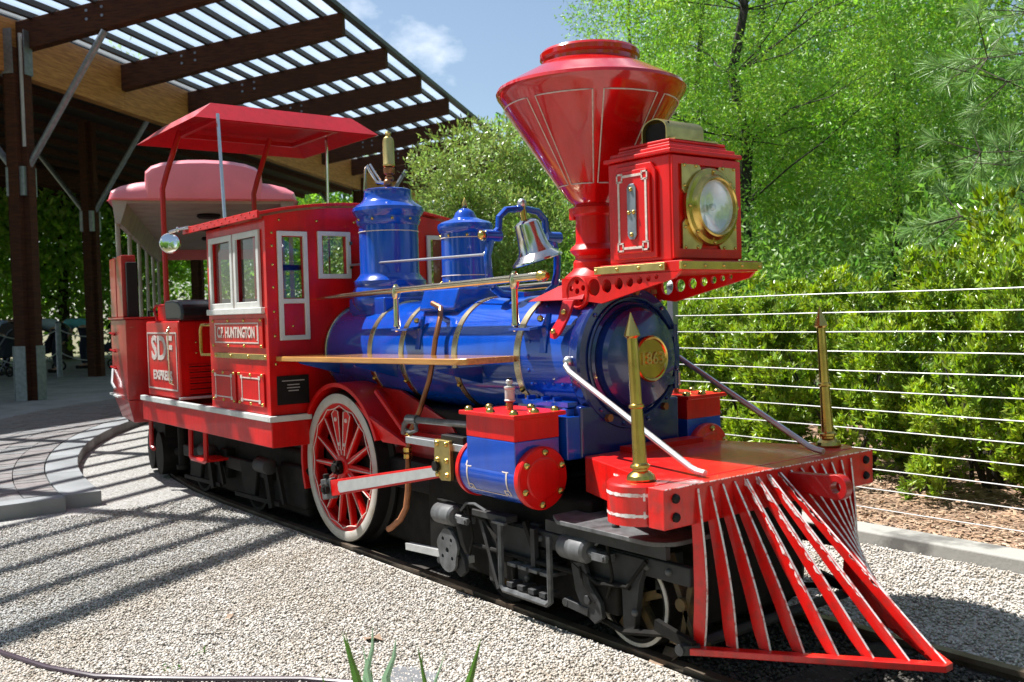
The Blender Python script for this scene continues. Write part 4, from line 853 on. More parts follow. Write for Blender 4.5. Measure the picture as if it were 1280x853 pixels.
for x, sx in ((a0,1),(a1,-1)):
    for z, sz in ((b0,1),(b1,-1)):
        hb(x-sx*.010,x+sx*(k+.003),z+sz*k-.003,z+sz*k+.003); hb(x+sx*k-.003,x+sx*k+.003,z-w,z+sz*k); hb(x-sx*.010,x-sx*.004,z-sz*.012,z+sz*k); hb(x-sx*.010,x+sx*k,z-sz*.012,z-sz*.006); hb(x+sx*k-.003,x+sx*k+.003,z-sz*.012,z)
q.build('key_border', PIN, hl)
xm = (a0+a1)/2; pts = [(xm-.022,1.43),(xm-.012,1.415),(xm+.012,1.415),(xm+.022,1.43),(xm+.022,1.60),(xm+.012,1.615),(xm-.012,1.615),(xm-.022,1.60)]
vp = B().prism([(x,yd,z) for x, z in pts],(0,-.006,0)).build('vent_plate', GALV, hl, bevel=.002)
studs('knobs', [(xm,yd-.006,1.595),(xm-.012,yd-.006,1.512),(xm+.012,yd-.006,1.512),(xm,yd-.006,1.432)], .0075, BRASS, vp, (0,-1,0))
# front: brass corner plates, ring, reflector, lens
LZ = 1.522; LY = .012
for sy, sz in ((-1,-1),(-1,1),(1,-1),(1,1)):
    cx_, czc = LY+sy*.147, LZ+sz*.158
    pts = [(cx_,czc),(cx_-sy*.088,czc)]+[(LY+sy*.136*math.sin(rad(a)),LZ+sz*.136*math.cos(rad(a))) for a in (18,32,45,58,72)]+[(cx_,czc-sz*.098)]
    cpl = B().prism([(HB1+.001,y,z) for y, z in pts],(.009,0,0)).build('corner_plate', BRASSP, hl, bevel=.0015)
    studs('rivets', [(HB1+.010,cx_-sy*.014,czc-sz*.014),(HB1+.010,cx_-sy*.075,czc-sz*.014),(HB1+.010,cx_-sy*.014,czc-sz*.085)], .006, BRASS, cpl, (1,0,0))
ring = B().lathe([(.134,HB1),(.140,HB1+.008),(.140,HB1+.020),(.134,HB1+.026),(.120,HB1+.029),(.113,HB1+.036),(.108,HB1+.046),(.102,HB1+.050),(.097,HB1+.046),(.095,HB1+.034),(.094,HB1+.012)],(0,LY,LZ),(1,0,0),n=72,caps=False).build('headlight_ring', BRASS, hl, ang=25)
studs('rivets', [(HB1+.028,LY+.127*math.cos(rad(a)),LZ+.127*math.sin(rad(a))) for a in (0,90,180,270,45,225)], .006, BRASS, ring, (1,0,0))
B().lathe([(.096,HB1+.036),(.090,HB1+.022),(.07,HB1+.010),(.04,HB1+.004),(.012,HB1+.003),(0,HB1+.003)],(0,LY,LZ),(1,0,0),n=48,caps=False).build('reflector', REFL, hl)
B().lathe([(.0955,HB1+.037),(.085,HB1+.046),(.06,HB1+.053),(.03,HB1+.056),(0,HB1+.057)],(0,LY,LZ),(1,0,0),n=48,caps=False).build('lens', LENS, hl)
B().ball((HB1+.02,LY,LZ),.014).build('bulb', SILV, hl)
# brass vent hood on top
q = B(); n = 12; hx, hr = 1.752, .062; out = [(hx-hr,1.765)]+[(hx-hr*math.cos(PI*i/n), 1.815+.040*math.sin(PI*i/n)) for i in range(n+1)]+[(hx+hr,1.765)]
inn = [(hx+(x-hx)*.94, z-.004) for x, z in out[::-1]]
q.prism([(x,-.105,z) for x, z in out+inn],(0,.20,0)); vh = q.build('vent_hood', BRASSP, hl)
studs('rivets', [(hx+hr,y,1.778) for y in (-.09,-.05,-.01,.03,.08)], .0055, BRASS, vh, (1,0,0))
B().box(1.66,1.87,-.12,.11,1.7642,1.770).build('hood_base', BRASSP, hl)
B().box(hx-.056,hx+.056,-.088,-.082,1.767,1.84).build('hood_shade_plate', BLACK, vh)  # black plate stands in for the shade inside the open hood
# shelf and perforated brackets
shf = B().box(1.555,1.965,-.205,.205,1.290,1.3285).build('headlight_shelf', RED, loco, bevel=.003)
B().box(1.535,1.895,-.2185,-.2055,1.296,1.324).build('shelf_edging', BRASSP, shf, bevel=.002); B().box(1.966,1.978,-.222,.215,1.296,1.324).build('shelf_edging', BRASS, shf, bevel=.002)
studs('rivets', [(x,-.2185,1.31) for x in (1.545,1.66,1.77,1.88)], .006, BRASS, shf, (0,-1,0)); studs('rivets', [(1.978,y,1.31) for y in (-.205,-.10,.0,.10,.2)], .006, BRASS, shf, (1,0,0))
for sy in (-1, 1):
    yb = sy*.195
    outl = [(1.335,1.290),(1.335,1.205)]+[(1.425+.062*math.cos(rad(a)), 1.235+.068*math.sin(rad(a))) for a in range(215,330,14)]+[(1.56,1.188),(1.93,1.268),(1.955,1.289)]
    hs = [(1.425,1.238,.0125)]+[(1.425+.036*math.cos(rad(a)),1.238+.038*math.sin(rad(a)),.0115) for a in range(18,378,72)]+[(1.520,1.250,.0335),(1.590,1.252,.026),(1.655,1.258,.0215),(1.712,1.262,.018),(1.762,1.267,.0145),(1.806,1.272,.0115),(1.845,1.276,.0095)]
    q = B(); q.holeplate(outl, hs, (0,sy*.012,0), lambda a, b: Vector((a,yb,b))); br = q.build('bracket', RED, shf, bevel=.0)
    B().torus((1.425,yb+sy*.012,1.236),(0,1,0),.060,.005,n=40,m=6).build('rosette_ring', RED, br)
    # foot strap on smokebox
    q = B(); ft = [(1.37,sy*.222,1.205),(1.435,sy*.222,1.205),(1.425,sy*.247,1.135),(1.400,sy*.270,1.075),(1.375,sy*.277,1.055),(1.350,sy*.275,1.06),(1.342,sy*.268,1.085),(1.365,sy*.246,1.135)]
    q.prism(ft,(0,sy*.014,0)); q.build('foot_strap', CRED, br, bevel=.003)
    studs('bolts', [(1.398,sy*.255,1.158),(1.372,sy*.287,1.085)], .011, BRASS, br, (0,sy,0))
B().box(1.335,1.347,-.195,.195,1.215,1.285).build('bracket_cross_plate', CRED, shf)
B().box(1.36,1.56,-.205,.205,1.282,1.292).build('bracket_top', RED, shf, bevel=.002)
# --- pilot deck, beam and cowcatcher
PZT = .615
dk = B(); dk.prism([(1.52,-.275,.48),(2.125,-.50,.48),(2.128,.56,.48),(1.52,.36,.48)],(0,0,PZT-.48)); deck = dk.build('pilot_deck', WRED, loco, bevel=.004)
B().box(1.53,1.60,-.10,.30,PZT+.0,PZT+.02).build('deck_strip', RED, deck)
B().box(2.128,2.196,-.565,.565,.487,.6135).build('pilot_beam', WRED, loco, bevel=.003)
bm_ = bpy.data.objects['pilot_beam']
studs('bolts', [(2.196,sy*.515,z) for sy in (-1,1) for z in (.580,.522)], .014, BLACK, bm_, (1,0,0))
q = B()
for i in range(60): q.box(2.196,2.1975,-.56+.0186*i,-.56+.0186*i+random.uniform(.006,.018),.6105+random.uniform(-.001,.001),.6138)
q.build('edge_wear', CHIP, bm_)
for sy in (-1, 1):
    ctr = (2.030, sy*.50); q = B().lathe([(.105,.487),(.105,.610),(.100,.6165),(0,.6165)],(ctr[0],ctr[1],0),n=56); dr = q.build('beam_end_drum', WRED, loco, bevel=.0)
    q = B()
    for zz in (.585,.520):
        for i in range(26):
            a = rad(-175+i*6.4)*1.0; a2 = rad(-175+(i+1)*6.4); h = .0045+random.uniform(-.001,.002); rr = .1062
            q.add([(ctr[0]+rr*math.cos(a),ctr[1]+sy*-rr*math.sin(a)*1.0*1,zz-h),(ctr[0]+rr*math.cos(a2),ctr[1]+sy*-rr*math.sin(a2),zz-h),(ctr[0]+rr*math.cos(a2),ctr[1]+sy*-rr*math.sin(a2),zz+h),(ctr[0]+rr*math.cos(a),ctr[1]+sy*-rr*math.sin(a),zz+h)],[(0,1,2,3)])
    for a in (-38,-30,-22):
        for z0, z1 in ((.515,.59),) if a == -30 else ((.512,.535),(.568,.592)):
            a1, a2 = rad(a-1.8), rad(a+1.8); rr = .1064; q.add([(ctr[0]+rr*math.cos(a1),ctr[1]-sy*rr*math.sin(a1),z0),(ctr[0]+rr*math.cos(a2),ctr[1]-sy*rr*math.sin(a2),z0),(ctr[0]+rr*math.cos(a2),ctr[1]-sy*rr*math.sin(a2),z1),(ctr[0]+rr*math.cos(a1),ctr[1]-sy*rr*math.sin(a1),z1)],[(0,1,2,3)])
    q.build('white_line', CHIP, dr)
    # flag stanchion
    lean = Vector((-.055,0,1)).normalized(); fs = B().lathe([(.046,0),(.048,.006),(.044,.018),(.034,.027),(.026,.032),(.026,.038),(.033,.042),(.033,.050),(.026,.054),(.0235,.058),(.019,.230),(.0245,.234),(.0245,.242),(.019,.246),(.017,.455),(.022,.460),(.0275,.463),(.022,.480),(.010,.512),(.0015,.538),(0,.539)],(2.045,sy*.508,.6165),lean,n=14).build('flag_stanchion', BRASS, loco, ang=20)
    # smokebox brace
    B().tube([(1.445,sy*.285,.965),(1.47,sy*.315,.955),(1.50,sy*.322,.935),(2.09,sy*.322,.640),(2.115,sy*.322,.632),(2.15,sy*.322,.628)],.0115,10).ball((1.455,sy*.29,.972),.02).build('smokebox_brace', STEEL, loco)
keyp = B()
def kq(u_, z_, du, dz): 
    a = Vector((1.78,-.3730,.5)); d = Vector((.605,-.225,0)).normalized(); n_ = Vector((d.y,-d.x,0)); p = a+d*u_+n_*.0
    keyp.prism([Vector((p.x,p.y-.0012,z_)),Vector((p.x+d.x*du,p.y+d.y*du-.0012,z_)),Vector((p.x+d.x*du,p.y+d.y*du-.0012,z_+dz)),Vector((p.x,p.y-.0012,z_+dz))],(0,-.0015,0))
for z_ in (.522,.585): kq(0,z_,.10,.007)
for u_ in (0,.022,.05): kq(u_,.538,.006,.02); kq(u_,.558,.006,.02)
keyp.build('key_line', CHIP, deck)
cow = B()
tip = Vector((2.765,0,.088)); nb_ = 8
rim = thing('x','','') if False else None
cc = B().prism([(2.19,-.46,.078),(2.19,-.415,.078),(2.735,-.012,.078),(2.735,.012,.078),(2.19,.415,.078),(2.19,.46,.078),(2.785,.02,.078),(2.785,-.02,.078)],(0,0,.022)).build('cowcatcher', WRED, loco, bevel=.003)
B().cyl((2.16,-.475,.09),(2.16,.475,.09),.018,n=10).bar((2.16,-.46,.09),(2.20,-.42,.09),.03,.03).build('cross_bar', IRON, cc)
for i in range(-7, 8):
    f = i/7.0
    ty = f*.415+ (.0 if i else 0); top = Vector((2.200, ty, .598)); lowp_ = Vector((2.775-abs(f)*.570, f*.415, .098))
    if i: lowp_.y = f*.405
    bow = Vector((.020,0,-.018)); wdt = .048; thk = .011; side = Vector((0,1,0))
    path = []
    for k in range(9):
        t = k/8; p = top.lerp(lowp_, t)+bow*math.sin(PI*t); path.append(p)
    q = B(); V = []; vv2 = []
    for k, p in enumerate(path):
        w = wdt*(0.55+0.45*math.sin(PI*min(1,(k+1)/6)/2)) if k < 4 else wdt
        if k == 8: w = .04
        V += [p-side*thk/2, p+side*thk/2, p+side*thk/2-Vector((w,0,0)), p-side*thk/2-Vector((w,0,0))]
        vv2 += [p-side*thk*.40+Vector((.0012,0,0)), p+side*thk*.40+Vector((.0012,0,0))]
    q.add(V, [(k*4+j, k*4+(j+1)%4, k*4+4+(j+1)%4, k*4+4+j) for k in range(8) for j in range(4)]+[(0,1,2,3),(35,34,33,32)])
    bar = q.build('cowcatcher_bar', WRED, cc, bevel=.0015)
    if -3 <= i <= 0:
        qc = B()
        for c_ in range(26):
            t = random.random()**1.6*.62; p = top.lerp(lowp_, t)+bow*math.sin(PI*t); dd = (lowp_-top).normalized(); l_ = random.uniform(.006,.028); dp = random.uniform(.004,.020)*(1-t*.8); p = p+Vector((-.0005,-thk/2-.0012,0))
            qc.add([p-dd*l_, p+dd*l_, p+dd*l_*.6-Vector((dp,0,0)), p-dd*l_*.5-Vector((dp*.8,0,0))], [(0,1,2,3)])
        qc.build('chipped_patches', CHIP, bar)['kind'] = 'stuff'
    q = B(); q.add(vv2, [(k*2,k*2+1,k*2+3,k*2+2) for k in range(8)]); q.build('worn_edge', CHIP, bar)
# coupler link
q = B(); q.holeplate([(0,-.030),(.13,-.036)]+[(.185+.043*math.cos(rad(a)),.043*math.sin(rad(a))) for a in range(-110,111,20)]+[(.13,.036),(0,.030)], [(.185,0,.019)], (0,.035,0), lambda a, b: Vector((2.197+a,.045,.562+b)))
q.build('coupling_link', TRED, loco, bevel=.003)
# --- leading truck with its shelf, step, brake cylinders
tk = B().box(1.10,2.15,-.405,-.375,.27,.335).box(1.10,2.15,.375,.405,.27,.335).box(1.28,1.34,-.36,.36,.16,.34).box(1.95,2.0,-.36,.36,.2,.34).build('leading_truck', IRON, loco, bevel=.006)
q = B()
sh_ = [(1.52,-.20),(1.52,-.44),(1.60,-.49),(2.03,-.49)]+[(2.03+.09*math.sin(rad(a)),-.40-.09*math.cos(rad(a))) for a in (20,45,70,90)]+[(2.12,-.20)]
q.prism([(x,y,.402) for x, y in sh_],(0,0,.016)); sp_ = q.build('truck_shelf', LIRON, tk, bevel=.003)
B().box(1.50,2.10,-.46,-.44,.36,.401).ball((1.83,-.42,.422),.014).build('shelf_lip', IRON, tk)
def small_wheel(x, sy, r=.165):
    t = lambda v: v*sy
    w = B().lathe([(r-.04,t(.30)),(r-.03,t(.368)),(r-.004,t(.37)),(r,t(.365)),(r+.002,t(.31)),(r+.018,t(.30)),(r+.018,t(.288)),(r-.03,t(.286))],(x,0,r),(0,1,0),n=48).build('truck_wheel', GRIME, tk)
    if x > 1.5: B().lathe([(r-.016,t(.369)),(r-.016,t(.3735)),(r-.003,t(.3735)),(r-.003,t(.369))],(x,0,r),(0,1,0),n=48,caps=False).build('white_rim', TYRE, w)
    for k in range(5):
        a = rad(k*72+20); B().bar((x,t(.345),r),(x+(r-.03)*math.cos(a),t(.345),r+(r-.03)*math.sin(a)),.03,.03,(0,1,0)).build('spoke', RUST, w)
    B().lathe([(.04,t(.33)),(.04,t(.372)),(.02,t(.38)),(0,t(.38))],(x,0,r),(0,1,0),n=20).build('hub', RUST, w)
for x in (1.15, 1.86):
    for sy in (-1, 1): small_wheel(x, sy)
    B().cyl((x,-.3,.165),(x,.3,.165),.025,n=10).build('truck_axle', GRIME, tk)
for sy in (-1, 1):
    for x in (1.22, 1.80):
        q = B(); q.prism([(x-.19,sy*.415,.33),(x+.17,sy*.415,.33),(x+.13,sy*.415,.24),(x+.10,sy*.415,.06),(x+.05,sy*.415,.06),(x+.045,sy*.415,.22),(x-.075,sy*.415,.22),(x-.09,sy*.415,.08),(x-.14,sy*.415,.08),(x-.15,sy*.415,.24)],(0,-sy*.028,0)); q.build('pedestal', IRON, tk, bevel=.004)
        B().box(x-.07,x+.04,min(sy*.39,sy*.43),max(sy*.39,sy*.43),.11,.215).build('axle_box', GRIME, tk, bevel=.01)
    for x in (.84, 1.66):      # brake cylinder with clevis and shoe
        bc = B().lathe([(.022,-.075),(.040,-.070),(.044,-.060),(.044,.055),(.036,.065),(.020,.068)],(x,sy*.45,.320),(1,0,0),n=28).build('brake_cylinder', LIRON, tk)
        B().cyl((x+.06,sy*.45,.32),(x+.11,sy*.45,.315),.017,n=10).box(x+.10,x+.17,sy*.45-.022,sy*.45-.010,.302,.328).box(x+.10,x+.17,sy*.45+.010,sy*.45+.022,.302,.328).cyl((x+.155,sy*.45-.03,.315),(x+.155,sy*.45+.03,.315),.010,n=8).build('clevis', LIRON, bc)
        B().tube([(x+.10,sy*.45,.35),(x+.14,sy*.45,.385),(x+.20,sy*.45,.392),(x+.26,sy*.44,.37)],.006,6).build('air_hose', LIRON, bc)
        q = B(); q.prism([(x-.03,sy*.455,.27),(x+.04,sy*.455,.275),(x+.07,sy*.455,.20),(x+.12,sy*.455,.15),(x+.13,sy*.455,.10),(x+.09,sy*.455,.07),(x+.03,sy*.455,.10),(x-.01,sy*.455,.17)],(0,-sy*.02,0)).bar((x-.06,sy*.45,.115),(x+.06,sy*.45,.105),.02,.03).cyl((x-.06,sy*.462,.115),(x-.06,sy*.43,.115),.016,n=10).cyl((x+.06,sy*.465,.15),(x+.06,sy*.44,.15),.018,n=6); q.build('brake_hanger', IRON, bc, bevel=.003)
        B().tube([(x+.02,sy*.457,.26),(x+.05,sy*.47,.20),(x+.10,sy*.462,.15)],.005,6).tube([(x+.15,sy*.45,.38),(x+.17,sy*.44,.25),(x+.14,sy*.44,.17)],.006,6).build('brake_pipe', GRIME, bc)
    # perforated brake plate, frame bolts, lifting link
    q = B(); q.holeplate([(.072*math.cos(rad(a))*(1+.10*math.sin(rad(a*5))),.092*math.sin(rad(a))) for a in range(0,360,12)], [(0,0,.012),(.03,.045,.009),(-.03,.045,.009),(.035,-.03,.009),(-.035,-.03,.009)], (0,sy*.012,0), lambda a, b: Vector((.865+a,sy*.462,.175+b))); q.build('brake_plate', LIRON, tk)
    studs('bolts', [(x,sy*.405,.305) for x in (1.16,1.40,1.46,1.60,1.66,1.96,2.06)]+[(x,sy*.415,.14) for x in (1.33,1.91)], .012, LIRON, tk, (0,sy,0))
    B().bar((1.395,sy*.43,.345),(1.395,sy*.43,.20),.025,.02).bar((1.06,sy*.425,.33),(1.17,sy*.425,.07),.03,.02).build('hanger_links', IRON, tk)['kind'] = 'stuff'
    B().box(1.03,1.26,min(sy*.40,sy*.46),max(sy*.40,sy*.46),.345,.372).build('clamp_plate', IRON, tk, bevel=.004)
    # leaf spring, rods and hoses behind the frame
    for k in range(5): B().prism([(1.38-.14+.022*k,sy*.36,.205+.012*k),(1.52+.14-.022*k-.14,sy*.36,.205+.012*k),(1.52+.14-.022*k-.14,sy*.36,.215+.012*k),(1.38-.14+.022*k,sy*.36,.215+.012*k)],(0,sy*.05,0)).build('spring_leaf', GRIME, tk)
    B().tube([(.70,sy*.40,.36),(.95,sy*.43,.355),(1.10,sy*.44,.33),(1.19,sy*.45,.26),(1.20,sy*.45,.16)],.009,6).build('brake_hose', GRIME, tk)
    B().tube([(1.58,sy*.44,.36),(1.63,sy*.45,.27),(1.76,sy*.45,.215),(1.90,sy*.44,.23),(1.98,sy*.43,.33)],.007,6).build('brake_hose', GRIME, tk)
    B().cyl((1.0,sy*.43,.215),(1.9,sy*.43,.225),.010,n=8).build('equaliser_rod', GRIME, tk)
    # step
    stp = B().tube([(1.235,sy*.47,.345),(1.235,sy*.47,.105),(1.25,sy*.47,.09),(1.51,sy*.47,.09),(1.53,sy*.47,.105),(1.53,sy*.47,.345)],.0125,6).build('truck_step', LIRON, tk)
    B().box(1.19,1.27,sy*.47-.01,sy*.47+.01,.342,.352).build('step_clip', LIRON, stp)
    for k in range(4):
        B().prism([(1.262+k*.066,sy*.462,.185),(1.312+k*.066,sy*.462,.185),(1.312+k*.066,sy*.37,.180),(1.262+k*.066,sy*.37,.180)],(0,0,.014)).build('tread', LIRON, stp, bevel=.002)
        B().prism([(1.265+k*.066,sy*.470,.105),(1.300+k*.066,sy*.470,.105),(1.300+k*.066,sy*.40,.105),(1.265+k*.066,sy*.40,.105)],(0,0,.020)).build('cleat', IRON, stp, bevel=.002)
    B().bar((1.33,sy*.42,.36),(1.42,sy*.42,.19),.02,.02).bar((1.60,sy*.42,.34),(1.70,sy*.42,.20),.02,.02).bar((2.03,sy*.44,.135),(2.19,sy*.44,.10),.02,.035).tube([(1.6,sy*.4,.09),(1.85,sy*.41,.06),(2.05,sy*.41,.10)],.012,6).build('brake_rigging', GRIME, tk)
B().box(.5,1.6,-.33,.33,.05,.46).build('truck_bolster', GRIME, tk, bevel=.02)
B().box(1.6,2.10,-.27,.27,.10,.47).build('pilot_understructure', GRIME, tk, bevel=.02)
for sy in (-1, 1): B().bar((.45,sy*.41,.11),(.95,sy*.41,.14),.03,.03).build('brake_rod', SILV, tk)
B().bar((2.02,-.36,.35),(2.13,-.36,.10),.03,.02).bar((2.13,-.36,.30),(2.08,-.36,.08),.03,.02).cyl((2.09,-.39,.20),(2.09,-.34,.20),.022,n=10).box(2.05,2.20,-.40,-.37,.07,.10).build('rusty_hanger', RUST, tk)
# --- rear truck and running gear under the cab
rt_ = B().box(-2.55,-1.05,-.40,-.37,.22,.30).box(-2.55,-1.05,.37,.40,.22,.30).box(-1.85,-1.75,-.4,.4,.15,.34).build('rear_truck', BLACK, loco, bevel=.01)
for x in (-2.25, -1.35):
    for sy in (-1, 1):
        t = lambda v: v*sy
        B().lathe([(.12,t(.33)),(.145,t(.368)),(.165,t(.37)),(.166,t(.31)),(.184,t(.30)),(.184,t(.288)),(.15,t(.286))],(x,0,.167),(0,1,0),n=36).build('truck_wheel', GRIME, rt_)
        B().prism([(x-.14,sy*.42,.31),(x+.14,sy*.42,.31),(x+.08,sy*.42,.10),(x-.08,sy*.42,.10)],(0,-sy*.03,0)).build('pedestal', GRIME, rt_, bevel=.01)
    B().lathe([(.03,-.09),(.045,-.08),(.045,.07),(.03,.08)],(x+.32,-.45,.32),(1,0,0),n=20).build('brake_cylinder', IRON, rt_)
    B().bar((x+.30,-.43,.28),(x+.36,-.43,.08),.03,.05).bar((x+.42,-.42,.32),(x+.50,-.42,.12),.02,.03).bar((x-.2,-.42,.09),(x+.45,-.42,.11),.02,.025).build('brake_hanger', GRIME, rt_)
B().box(-2.62,-.70,-.34,.34,.04,.42).build('underbody', GRIME, rt_, bevel=.03)
B().box(-1.0,-.66,-.38,.38,.10,.34).build('ash_box', GRIME, rt_, bevel=.02)
B().box(-.66,.50,-.26,.26,.05,.44).build('engine_sump', GRIME, rt_, bevel=.03)
B().cyl((-2.66,-.36,.48),(-2.66,-.36,.14),.035,n=12).cyl((-2.66,-.36,.14),(-2.66,-.36,.11),.05,n=12).tube([(-2.75,-.3,.44),(-2.80,-.3,.2),(-2.95,-.3,.2)],.03,8).build('rear_coupler_gear', GRIME, rt_)

# ================================================================= TENDER AND COACH
te = thing('tender_car', 'dull dark red tender box with tall upright slabs coupled behind the express housing', 'tender', (-2.90, -.035, 0), rotz=rad(-8))
tb = B().box(-.78,-.01,-.60,.56,.60,1.185).build('tender_body', TRED, te, bevel=.008)
B().prism([(-.78,-.60,.598),(-.01,-.60,.598),(-.05,-.56,.43),(-.62,-.56,.43)],(0,1.1,0)).build('lower_body', TRED, tb, bevel=.006)
B().box(-.80,-.35,-.625,-.55,.598,.612).build('step_edge', WHITE, tb)
B().box(-.80,.0,-.615,.575,1.186,1.202).build('top_rim', TRED, tb, bevel=.003)
for k in range(3): B().tube([(-.70,-.605,1.08-k*.13),(-.62,-.63,1.085-k*.13),(-.55,-.605,1.07-k*.13)],.008,6).build('grab_iron', TRED, tb)
B().tube([(-.72,-.605,.80),(-.60,-.63,.70),(-.52,-.62,.66)],.010,6).build('stay_rod', SILV, tb)
B().box(-.72,-.43,-.60,-.50,1.203,1.655).build('upright_slab', TRED, te, bevel=.006); B().box(-.38,-.11,-.60,-.50,1.203,1.655).build('upright_slab', TRED, te, bevel=.006)
B().box(-.10,-.04,-.575,-.50,1.203,1.60).build('black_slab', BLACK, te, bevel=.006)
q = B()
for k in range(9): q.ball((-.405,-.54,1.22+k*.045),.02,6)
q.build('chain_hank', SILV, te)
B().box(-.7,-.1,-.34,.34,.12,.42).cyl((-.55,-.37,.17),(-.55,.37,.17),.16,n=24).cyl((-.2,-.37,.17),(-.2,.37,.17),.16,n=24).build('tender_truck', GRIME, te)

co = thing('passenger_coach', 'open sided park train coach with pink roof and cream ceiling behind the tender', 'coach', (-3.66, .24, 0), rotz=rad(-21))
CL = 5.7
def roofpr(x, w, zb, h, crown, n=12):
    P_ = [(x,-w,zb)]
    for i in range(n+1):
        a = PI*i/n; P_.append((x,-w*math.cos(a)*(.985), zb+h*(abs(math.sin(a))**crown)))
    P_.append((x,w,zb)); return P_
def loft(q, secs):
    n = len(secs[0]); V = [p for s_ in secs for p in s_]
    q.add(V, [(i*n+k, i*n+(k+1)%n, (i+1)*n+(k+1)%n, (i+1)*n+k) for i in range(len(secs)-1) for k in range(n)]+[tuple(range(n))[::-1], tuple((len(secs)-1)*n+k for k in range(n))]); return q
rfz = 2.165
q = loft(B(), [roofpr(.02,.70,rfz,.05,.62),roofpr(.0,.745,rfz-.01,.12,.62),roofpr(-.06,.765,rfz-.015,.185,.62),roofpr(-.25,.77,rfz-.015,.215,.62),roofpr(-CL,.77,rfz-.015,.215,.62)]); crf = q.build('roof', PINK, co)
q = loft(B(), [roofpr(.025,.45,rfz+.0,.235,.30),roofpr(.0,.475,rfz,.295,.28),roofpr(-.06,.485,rfz,.33,.28),roofpr(-.25,.485,rfz,.34,.28),roofpr(-CL+.1,.485,rfz,.34,.28)]); q.build('clerestory', PINK, crf)
ceil_ = B().box(-CL+.04,-.03,-.70,.70,rfz-.035,rfz-.012).build('ceiling', CREAM, co)
q = B(); q.prism([(-.02,-.72,rfz-.012),(-.02,-.60,rfz-.012),(-.02,-.66,rfz-.20),(-.02,-.70,rfz-.20)],(-CL+.1,0,0)).prism([(-.02,.72,rfz-.012),(-.02,.60,rfz-.012),(-.02,.66,rfz-.20),(-.02,.70,rfz-.20)],(-CL+.1,0,0)); q.build('ceiling_cove', CREAM, co)
for k, x in enumerate((-.9,-2.2,-3.5)): B().lathe([(.10,0),(.11,-.02),(.09,-.035),(0,-.035)],(x,.02,rfz-.036),n=20).build('ceiling_light', BLACK, ceil_)
B().box(-CL+.0,-CL+.05,-.72,.72,rfz-.17,rfz-.02).build('rear_valance', PINK, co)
for k in range(6):
    for sy in (-1,1):
        x = -.10-k*(CL-.2)/5; B().cyl((x,sy*.69,.55),(x,sy*.69,rfz-.02),.019,n=8).build('roof_post', CREAM, co)
B().box(-CL,-.0,-.66,.66,.36,.44).build('coach_floor', BLACK, co)
B().panel((-CL,-.665,.44),(1,0,0),(0,0,1),(0,1,0),CL,.28,[(.5+k*1.1,.95+k*1.1,.05,.27) for k in range(5)],.02).build('side_panel', PINK, co); B().panel((-CL,.645,.44),(1,0,0),(0,0,1),(0,1,0),CL,.28,[(.5+k*1.1,.95+k*1.1,.05,.27) for k in range(5)],.02).build('side_panel', PINK, co)
for k in range(6):
    x = -.45-k*.95; st_ = loft(B(), [[(x+.02*i,y,z) for y,z in ((-.60,.80),(-.60,1.12),(-.50,1.20),(.50,1.20),(.60,1.12),(.60,.80))] for i in (0,3)]).build('seat_back', PINK, co, bevel=.015)
    B().box(x+.06,x+.42,-.60,.60,.74,.82).build('seat', LEATHER, co, bevel=.02); B().tube([(x+.03,-.5,1.18),(x+.03,-.5,1.25),(x+.03,.5,1.25),(x+.03,.5,1.18)],.012,6).build('seat_rail', BLACK, st_)
B().prism([(-.02,-.62,.44),(-.02,.62,.44),(-.02,.62,1.05),(-.02,.35,1.22),(-.02,-.35,1.22),(-.02,-.62,1.05)],(-.05,0,0)).build('front_bulkhead', PINK, co, bevel=.02)
q = B()
for x in (-1.0,-1.8,-4.0,-4.8): q.cyl((x,-.37,.17),(x,.37,.17),.165,n=24)
q.box(-5.2,-.5,-.3,.3,.15,.36); q.build('coach_truck', GRIME, co)

